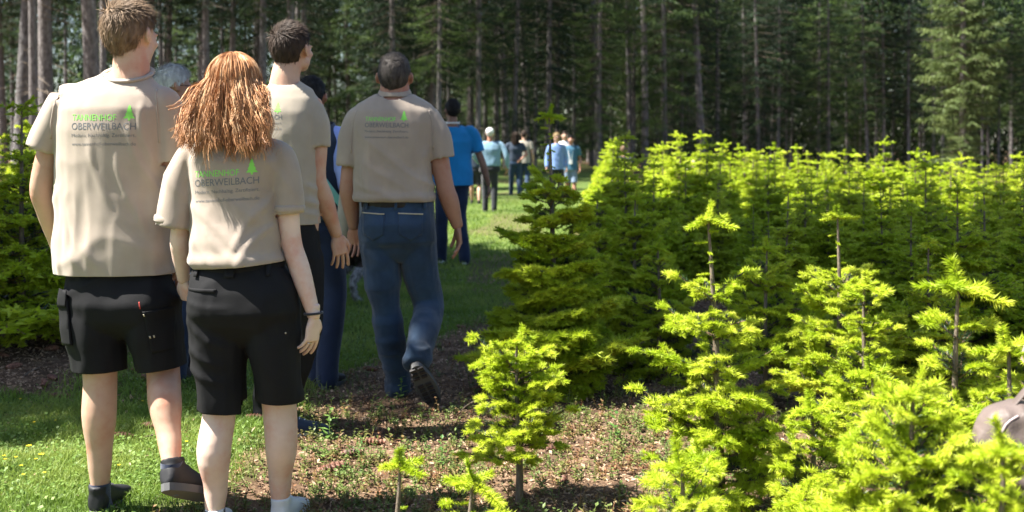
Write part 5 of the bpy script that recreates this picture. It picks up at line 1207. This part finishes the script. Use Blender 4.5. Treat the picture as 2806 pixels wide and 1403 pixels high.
# ================================================================== people further off
def walker(x, y, H, yaw, label, top, legs, skinm, hair='short', hairm_=None, sleeve='short', leglen='long', shoes=None, stride=.16, armpose=None, res=.016, wide=1.0, headyaw=0.0, face_on=False, glasses=None, tuck=True, legpose=None, hpitch=0.0, topmat2=None, sl=.65):
    z = g1(x, y); t = empty('person', (x, y, z), yaw); tag(t, label, 'person', 'walkers on the path'); k = H/1.8; w = wide
    P = lambda a, b, c: V3(a, b, c)*k
    HC = P(0, .02, 1.69); HR = rot3(headyaw, hpitch)
    sh = {-1: P(-.185*w, 0, 1.45), 1: P(.185*w, 0, 1.45)}; ap = armpose or {-1: (P(-.25*w, -.03, 1.15), P(-.25*w, .08, .90)), 1: (P(.25*w, -.03, 1.15), P(.27*w, .06, .90))}
    hp = {-1: P(-.09, 0, .90), 1: P(.09, 0, .90)}
    lp = legpose or {-1: (P(-.10, .06, .50), P(-.10, stride, .09)), 1: (P(.10, .02, .50), P(.10, -stride, .10))}
    B = Solid(); HN = Solid(); B.loft([(P(0, 0, .88), V3(.15*w, 0, 0)*k, V3(0, .10, 0)*k), (P(0, 0, 1.05), V3(.13*w, 0, 0)*k, V3(0, .09, 0)*k), (P(0, -.01, 1.3), V3(.15*w, 0, 0)*k, V3(0, .10, 0)*k), (P(0, 0, 1.45), V3(.14*w, 0, 0)*k, V3(0, .08, 0)*k), (P(0, 0, 1.51), V3(.07, 0, 0)*k, V3(0, .055, 0)*k)], 16)
    B.tube([P(0, -.005, 1.48), P(0, .005, 1.57), HC-V3(0, .005, .03)], [.062*k, .056*k, .054*k], n=12); head(B, HC, HR, 1.03*k)
    for s in (-1, 1):
        e, wr = ap[s]; B.tube([sh[s]-P(s*.015, 0, .03), e, e*.6+wr*.4, wr], [.042*k, .042*k, .042*k, .028*k], n=10); hand(HN, wr, nrm(wr-e)+V3(0, 0, -.3), V3(-s, .2, 0), 1 if s < 0 else -1, k*1.02)
        kn, an = lp[s]; q = .78 if leglen == 'long' else 1.0; B.tube([hp[s], kn, kn*.65+an*.35+V3(0, -.012, 0), an, an-P(0, 0, .03)], [.085*k*q, .058*k*q, .058*k*q, .036*k, .036*k], n=12)
    obj('body', join_into(B.fuse('body', res*.85, 2, skinm), HN.fuse('hands', max(.0035, res*.3), 2, skinm)), t); face(t, HC, HR, 1.03*k, glasses)
    T = Solid(); hem = .98 if tuck else .86
    hw_ = .178 if tuck else .192
    T.loft([(P(0, 0, hem-.04), V3((.168 if tuck else .192)*w, 0, 0)*k, V3(0, .122 if tuck else .15, 0)*k), (P(0, 0, hem+.04), V3(hw_*w, 0, 0)*k, V3(0, .132 if tuck else .146, 0)*k), (P(0, -.0, 1.2), V3(.175*w, 0, 0)*k, V3(0, .125, 0)*k), (P(0, -.01, 1.34), V3(.185*w, 0, 0)*k, V3(0, .122, 0)*k), (P(0, 0, 1.44), V3(.175*w, 0, 0)*k, V3(0, .1, 0)*k), (P(0, 0, 1.50), V3(.11, 0, 0)*k, V3(0, .075, 0)*k), (P(0, .005, 1.53), V3(.07, 0, 0)*k, V3(0, .062, 0)*k)], 20, 2.2)
    cuts = [(P(0, 0, hem), (0, 0, -1), .35*k), (P(0, 0, 1.525), (0, -.3, 1), .09*k)]
    for s in (-1, 1):
        e, wr = ap[s]; end = sh[s]*(1-sl)+e*sl if sleeve == 'short' else wr*.92+e*.08; rr = [.06*k, .068*k, .064*k] if sleeve == 'short' else [.06*k, .062*k, .055*k, .042*k]
        pts = [P(s*.10, 0, 1.46), sh[s]-P(0, 0, .012), end+nrm(end-sh[s])*.014] if sleeve == 'short' else [P(s*.10, 0, 1.46), sh[s]-P(0, 0, .012), e, end+nrm(end-e)*.014]
        T.tube(pts, rr, n=14, cap=False); cuts.append((end, end-(sh[s] if sleeve == 'short' else e), -.078*k if sleeve == 'short' else -.06))
    me = T.fuse('shirt', res*.95, 3, top); displace(me, drape(int(H*997+x*31) % 90, .016, (6, 6, 2), .7, fine=.2)); cut(me, cuts, .003); so = obj('shirt', me, t)
    S = Solid(); S.loft([(P(0, 0, 1.02), V3(.158*w, 0, 0)*k, V3(0, .112, 0)*k), (P(0, 0, .92), V3(.172*w, 0, 0)*k, V3(0, .13, 0)*k), (P(0, 0, .86), V3(.165*w, 0, 0)*k, V3(0, .12, 0)*k), (P(0, 0, .81), V3(.12*w, 0, 0)*k, V3(0, .08, 0)*k)], 18, 2.3); cuts = []
    for s in (-1, 1):
        kn, an = lp[s]
        if leglen == 'long': S.tube([hp[s], hp[s]*.5+kn*.5, kn, an+P(0, 0, .02), an-P(0, 0, .045)], [(.092*k, .105*k), (.088*k, .092*k), .074*k, .064*k, .064*k], n=12)
        else: S.tube([hp[s], hp[s]*.4+kn*.6, kn], [(.092*k, .105*k), .088*k, .082*k], n=12); cuts.append((kn+P(0, 0, .02), (0, 0, -1), .13*k))
    me = S.fuse('trousers', res*.95, 2, legs); displace(me, drape(int(x*77+y) % 50, .012, (5, 6, 5), .4, fine=.2))
    if cuts: cut(me, cuts, .003)
    obj('shorts' if cuts else 'trousers', me, t)
    up, so_ = shoes or (M['leather_shoe'], M['sole'])
    for s in (-1, 1): kn, an = lp[s]; shoe(t, an, an+P(s*.02, .22, -.09), up, so_, k, lace=False)
    hm = hairm_ or M['hair_brown']
    if hair == 'short': short_hair(t, HC, HR, 1.05*k, hm, int(H*100) % 17, .022, 2200, -.062, 1.2, .005, nearp=False)
    elif hair == 'full': short_hair(t, HC, HR, 1.06*k, hm, 5, .030, 5200, -.070, 1.6, .0035, nearp=True, top=1.2)
    elif hair == 'cap':
        short_hair(t, HC, HR, 1.03*k, hm, 5, .018, 1800, -.055, 1, .005, nearp=False)
        S = Solid(); R = HR; S.ball(HC+R@V3(0, -.012, .03)*k, (.090*k, .108*k, .092*k), R); me = S.fuse('cap', .010, 2, M['white']); cut(me, [(HC+R@V3(0, 0, .028)*k, R@V3(0, .12, -1), .2)], .004); c = obj('cap', me, t)
        S = Solid(); S.loft([(HC+R@V3(0, .085+.022*i, .034-.006*i*i*.4)*k, R@V3(.068-.010*i, 0, 0)*k, R@V3(0, 0, .003)*k) for i in range(4)], 14, 2.2); me = bpy.data.meshes.new('peak'); me.from_pydata([tuple(v) for v in np.concatenate(S.V)], [], S.F); me.materials.append(M['white']); obj('peak', me, c)
    elif hair == 'long':
        g = np.random.default_rng(4); paths = []
        for i in range(70):
            az = math.pi*1.5+g.uniform(-1.9, 1.9); ctr = HC+R_(HR, 0, -.012, .02)*k; pt = [ctr+R_(HR, math.cos(az)*math.sin(a)*.082, math.sin(az)*math.sin(a)*.102, math.cos(a)*.099)*k for a in np.arange(g.uniform(.1, .8), 1.7, .2)]
            q = pt[-1]; pt += [q+V3((q[0]-ctr[0])*.35*j/8, -.035*j/8, -.26*j/8*k) for j in range(1, 9)]; paths.append(np.array(pt))
        long_hair(t, paths, hm, 3, 8, .014, .006, .006, 60)
        short_hair(t, HC, HR, 1.04*k, hm, 5, .03, 1500, -.07, 1.5, .005, nearp=False)
    return t, HC, HR, k, so
def R_(R, x, y, z): return np.asarray(R)@V3(x, y, z)
def strap(t, k, m, name='lanyard', behind=True, badge=False, front=-1):
    S = Solid(); pts = [V3(math.cos(a)*.075, math.sin(a)*.062+.004, 1.525+.012*math.cos(2*a))*k for a in np.linspace(-.4, math.pi+.4+math.pi*0, 2)]
    pts = [V3(math.cos(a)*.078, -math.sin(a)*.066, 1.545)*k for a in np.linspace(0, math.pi, 11)]; pts = [V3(.02, .145, 1.15)*k, V3(.06, .12, 1.35)*k]+pts+[V3(-.06, .12, 1.35)*k, V3(-.02, .145, 1.15)*k]
    S.tube(pts, [(.009, .0025)]*len(pts), side=(0, 0, 1), n=6, sub=2); me = bpy.data.meshes.new(name); me.from_pydata([tuple(v) for v in np.concatenate(S.V)], [], S.F); me.materials.append(m); o = obj(name, me, t)
    if badge: S = Solid(); S.loft([(V3(0, .150, 1.02)*k, V3(.045, 0, 0), V3(0, .003, 0)), (V3(0, .150, 1.14)*k, V3(.045, 0, 0), V3(0, .003, 0))], 8, 6); me = bpy.data.meshes.new('badge'); me.from_pydata([tuple(v) for v in np.concatenate(S.V)], [], S.F); me.materials.append(M['white']); obj('badge', me, o)
def pos(xd, y): return (xd-1288)/FD*y, y
# grey-haired walker between the two in front
x, y = pos(432, 6.55); walker(x, y, 1.79, -.9, 'silver-haired walker with glasses, between the fair-haired boy and the red-haired girl', M['pale_blue'], M['denim2'], M['skin_tan'], 'full', M['hair_silver'], headyaw=-.25, glasses='plain', res=.012, legpose={-1: (V3(.05, .10, .5), V3(.13, .10, .09)), 1: (V3(.16, .02, .5), V3(.19, -.05, .09))})
# blue-and-white shirt with dark waistcoat, behind the dark-haired boy
x, y = pos(782, 6.26); t, HC, HR, k, so = walker(x, y, 1.71, -.15, 'person in dark waistcoat and striped shirt, mostly hidden behind the dark-haired boy', M['bluestripe'], M['denim2'], M['skin_tan'], 'short', M['hair_black'], sleeve='long', res=.012, armpose={-1: (V3(-.25, 0, 1.15), V3(-.22, .12, .95)), 1: (V3(.22, -.05, 1.14), V3(.17, .16, 1.02))}, shoes=(M['leather_shoe'], M['sole']), legpose={-1: (V3(-.02, .05, .5), V3(.02, .08, .09)), 1: (V3(.12, .03, .5), V3(.10, -.02, .09))})
S = Solid(); S.loft([(V3(0, 0, .90), V3(.185, 0, 0), V3(0, .135, 0)), (V3(0, 0, 1.2), V3(.182, 0, 0), V3(0, .135, 0)), (V3(0, -.01, 1.36), V3(.182, 0, 0), V3(0, .13, 0)), (V3(0, 0, 1.47), V3(.13, 0, 0), V3(0, .09, 0))], 20, 2.3); me = S.fuse('waistcoat', .011, 3, M['navy']); cut(me, [(V3(0, 0, .93), (0, 0, -1), .3), (V3(0, 0, 1.46), (0, -.2, 1), .2)], .004); obj('waistcoat', me, t)
S = Solid(); S.tube([V3(-.12, -.13, 1.45), V3(.05, -.17, 1.25), V3(.22, -.06, .98)], [(.02, .004)]*3, side=(1, 0, 1), n=8); me = bpy.data.meshes.new('strap'); me.from_pydata([tuple(v) for v in np.concatenate(S.V)], [], S.F); me.materials.append(M['mint']); obj('bag_strap', me, t)
S = Solid(); S.loft([(V3(.22, .0, .84), V3(.05, 0, 0), V3(0, .13, 0)), (V3(.23, .0, .95), V3(.06, 0, 0), V3(0, .14, 0)), (V3(.23, .0, 1.10), V3(.045, 0, 0), V3(0, .12, 0))], 16, 3); me = S.fuse('bag', .012, 3, M['stone']); o = obj('shoulder_bag', me, None); o.location = t.location; o.rotation_euler = t.rotation_euler; tag(o, 'stone-coloured cloth shoulder bag hanging beside the person in the striped shirt', 'bag')
# man in bright blue
x, y = pos(1138, 13.0); t, HC, HR, k, so = walker(x, y, 1.88, .12, 'man in a bright blue T-shirt and navy jeans with a lanyard', M['royal'], M['denim2'], M['skin_dark'], 'short', M['hair_black'], tuck=False, wide=1.2, hpitch=.15, headyaw=.25, shoes=(M['navy_mesh'], M['white_sole']), armpose={-1: (V3(-.30, 0, 1.2), V3(-.30, .1, .93)), 1: (V3(.34, -.02, 1.17), V3(.42, .02, .90))}, legpose={-1: (V3(-.12, .03, .52), V3(-.12, .12, .10)), 1: (V3(.09, .02, .52), V3(.13, -.12, .10))})
strap(t, k, M['white'])
# old man with the white cap
x, y = pos(1232, 23.8); walker(x, y, 1.75, -.05, 'stout man in a white cap, pale blue long-sleeved shirt and black trousers', M['pale_blue'], M['charcoal'], M['skin_tan'], 'cap', M['hair_silver'], sleeve='long', wide=1.35, armpose={-1: (V3(-.34, -.03, 1.18), V3(-.22, .15, 1.0)), 1: (V3(.36, -.03, 1.15), V3(.36, .05, .90))}, stride=.05)
x, y = pos(1196, 27); walker(x, y, 1.6, 0, 'small figure in dark top and shorts between the bright blue shirt and the white cap', M['navy'], M['charcoal'], M['skin'], 'short', M['hair_brown'], leglen='short', res=.022)
x, y = pos(1296, 32); walker(x, y, 1.78, .1, 'long-haired walker in a dark navy polo and blue jeans, right of the white cap', M['navy'], M['denim'], M['skin_tan'], 'long', M['hair_brown'], wide=1.15, res=.022, armpose={-1: (V3(-.28, -.03, 1.18), V3(-.22, .12, 1.0)), 1: (V3(.32, -.02, 1.18), V3(.15, -.16, 1.02))})
x, y = pos(1318, 34); walker(x, y, 1.85, -.1, 'man in a stone-coloured shirt with short hair, partly hidden behind the navy polo', M['stone'], M['denim'], M['skin'], 'short', M['hair_brown'], res=.022, tuck=False)
x, y = pos(1400, 27.5); walker(x, y, 1.68, math.pi+.1, 'fair-haired woman in sunglasses and a light blue top walking towards the viewer', M['light_blue'], M['charcoal'], M['skin'], 'full', M['hair_blonde'], sleeve='long', glasses='sun', res=.02, tuck=False)
x, y = pos(1420, 30.5); walker(x, y, 1.78, math.pi, 'person in a white striped shirt half hidden behind the fair-haired woman', M['white'], M['denim2'], M['skin'], 'short', M['hair_brown'], res=.022, tuck=False)
x, y = pos(1436, 28.8); t, HC, HR, k, so = walker(x, y, 1.68, math.pi-.1, 'man in teal polo and light blue shorts with a badge, facing the viewer', M['teal'], M['shorts_blue'], M['skin_tan'], 'short', M['hair_black'], leglen='short', res=.02, tuck=False)
strap(t, k, M['white'], badge=True)
x, y = pos(1568, 25); t = walker(x, y, 1.40, -.4, 'fair-haired figure in a dark top standing deep among the bright firs', M['charcoal'], M['denim2'], M['skin_tan'], 'short', M['hair_fair'], res=.024)[0]
x, y = pos(1744, 25); t = walker(x, y, 1.17, -.4, 'bald figure in white half hidden among the bright firs in the back rows', M['white'], M['denim2'], M['skin_pale'], 'none', None, res=.024)[0]
x, y = pos(1122, 8.9); walker(x, y, 1.70, .1, 'walker in dark trousers seen only between the legs of the man in jeans', M['navy'], M['charcoal'], M['skin'], 'short', M['hair_brown'], res=.02, legpose={-1: (V3(-.30, .03, .5), V3(-.32, .05, .09)), 1: (V3(-.13, 0, .5), V3(-.13, -.05, .09))}) if False else None
# the person at the right edge, only an elbow and the bag in view
x = 1.70; y = 3.0
t, HC, HR, k, so = walker(x, y, 1.70, .2, 'person in a white sleeve at the right edge, cut off by the picture', M['white'], M['denim2'], M['skin_pale'], 'full', M['hair_brown'], res=.012, sl=1.0, armpose={-1: (V3(-.315, -.05, .97), V3(-.25, .14, .80)), 1: (V3(.25, 0, 1.1), V3(.2, .2, .95))}, stride=.05)
# leather bag
bx = empty('leather_bag', (1.150, 2.62, .515)); tag(bx, 'taupe leather handbag with piping, hanging at the right edge behind the corner fir', 'bag')
S = Solid(); S.loft([(V3(.13, 0, -.02), V3(.17, 0, 0), V3(0, .07, 0)), (V3(.12, 0, .05), V3(.19, 0, 0), V3(0, .085, 0)), (V3(.11, 0, .15), V3(.195, 0, 0), V3(0, .08, 0)), (V3(.12, 0, .22), V3(.17, 0, 0), V3(0, .06, 0)), (V3(.13, 0, .245), V3(.13, 0, 0), V3(0, .03, 0))], 28, 2.8)
me = S.fuse('bag_body', .006, 5, M['bag']); displace(me, lambda V, Nn: .022*(ridge(vnoise(V*np.array([11, 11, 7])+3))**2-.4)+.009*(ridge(vnoise(V*26))-.5)); bo = obj('bag_body', me, bx); bx.scale = (.88, .88, .88)
bb = bvh(me)
def on_bag(pts, rr, m, nm):
    q = []
    for (a, z) in pts:
        h = bb.ray_cast(Vector((a, -1, z)), Vector((0, 1, 0)))
        if h[0] is not None: q.append(np.array(h[0]))
    S = Solid(); S.tube(q, [rr]*len(q), n=7, sub=3); me = bpy.data.meshes.new(nm); me.from_pydata([tuple(v) for v in np.concatenate(S.V)], [], S.F); me.materials.append(m); [setattr(f, 'use_smooth', True) for f in me.polygons]; obj(nm, me, bo)
on_bag([(-.045, .02), (-.055, .08), (-.05, .15), (-.03, .20), (.0, .222)], .0035, M['piping'], 'piping'); on_bag([(-.01, -.02), (-.02, .06), (-.01, .13), (.03, .16), (.09, .165), (.15, .14)], .0035, M['piping'], 'piping'); on_bag([(-.03, .07), (-.03, .1), (-.035, .12)], .006, M['metal'], 'zip')
S = Solid(); S.tube([V3(-.02, 0, .20), V3(.06, -.01, .30), V3(.16, -.01, .37), V3(.30, 0, .45)], [(.004, .020)]*4, side=(0, 0, 1), n=10); me = bpy.data.meshes.new('handle'); me.from_pydata([tuple(v) for v in np.concatenate(S.V)], [], S.F); me.materials.append(M['bag']); [setattr(f, 'use_smooth', True) for f in me.polygons]; obj('handle', me, bx)
S = Solid(); S.tube([V3(.10, -.05, .10), V3(.16, -.07, .22), V3(.24, -.03, .34), V3(.32, 0, .44)], [(.020, .004)]*4, side=(1, 0, 0), n=10); me = bpy.data.meshes.new('handle'); me.from_pydata([tuple(v) for v in np.concatenate(S.V)], [], S.F); me.materials.append(M['bag']); [setattr(f, 'use_smooth', True) for f in me.polygons]; obj('handle', me, bx)

# ================================================================== the dog
x, y = pos(925, 9.9); z = g1(x, y); dg_ = empty('dog', (x, y, z), -.5); tag(dg_, 'rough-coated dark brown dog with a grey speckled leg, left of the man in jeans', 'dog')
D = Solid()
D.loft([(V3(0, -.34, .50), V3(.075, 0, 0), V3(0, 0, .08)), (V3(0, -.25, .50), V3(.105, 0, 0), V3(0, 0, .12)), (V3(0, -.05, .48), V3(.11, 0, 0), V3(0, 0, .125)), (V3(0, .15, .45), V3(.125, 0, 0), V3(0, 0, .165)), (V3(0, .30, .48), V3(.10, 0, 0), V3(0, 0, .14)), (V3(0, .38, .52), V3(.06, 0, 0), V3(0, 0, .09))], 18)
D.tube([V3(0, .28, .54), V3(0, .42, .66), V3(0, .50, .72)], [.085, .065, .06]); D.ball(V3(0, .53, .73), (.065, .085, .065)); D.tube([V3(0, .56, .72), V3(0, .66, .69), V3(0, .71, .68)], [(.042, .042), (.034, .034), (.028, .028)])
for s in (-1, 1):
    D.tube([V3(s*.075, .22, .46), V3(s*.08, .20, .30), V3(s*.08, .22, .20), V3(s*.08, .20, .05), V3(s*.08, .22, .02)], [.055, .036, .028, .022, .026]); D.ball(V3(s*.08, .235, .022), (.028, .042, .022))
    D.tube([V3(s*.07, -.24, .48), V3(s*.085, -.16, .33), V3(s*.085, -.32, .20), V3(s*.085, -.29, .05), V3(s*.085, -.28, .02)], [.082, .060, .030, .022, .026]); D.ball(V3(s*.085, -.255, .022), (.028, .042, .022))
    D.tube([V3(s*.055, .50, .76), V3(s*.085, .50, .70), V3(s*.08, .52, .64)], [(.012, .028), (.010, .034), (.008, .022)], side=(1, 0, 0))
D.tube([V3(0, -.36, .54), V3(0, -.46, .56), V3(0, -.54, .62)], [.022, .016, .010])
me = D.fuse('body', .011, 3, [M['fur'], M['fur2']]); V = get_v(me); Nn = get_n(me); displace(me, lambda V, Nn: .012*(vnoise(V*26)-.5))
mi = np.zeros(len(me.polygons), np.int32); cen = np.empty(len(me.polygons)*3, np.float32); me.polygons.foreach_get('center', cen); cen = cen.reshape(-1, 3); mi[(cen[:, 2] < .30)] = 1; me.polygons.foreach_set('material_index', mi); obj('body', me, dg_)
g = np.random.default_rng(2); ix = g.integers(0, len(V), 16000); P = V[ix]; Dn = nrm(Nn[ix]*.5+np.array([0, -.35, -.75])+g.normal(size=(16000, 3))*.4); ll = g.uniform(.015, .04, (16000, 1)); s = nrm(np.cross(Dn, g.normal(size=(16000, 3))))*.0022
low = P[:, 2] < .30; T = np.stack([P-s, P+s, P+Dn*ll], 1); me = np_mesh('coat', T.reshape(-1, 3), np.arange(len(T)*3).reshape(-1, 3), [M['fur'], M['fur2']], low.astype(int)); obj('coat', me, dg_)
for s in (-1, 1): q = Solid(); q.ball(V3(s*.035, .60, .755), (.009,)*3, None, 8, 6); obj('eye', np_mesh('eye', np.concatenate(q.V), np.array(q.F), M['iris'], smooth=True), dg_)
q = Solid(); q.ball(V3(0, .735, .695), (.015, .012, .012), None, 8, 6); obj('nose', np_mesh('nose', np.concatenate(q.V), np.array(q.F), M['iris'], smooth=True), dg_)
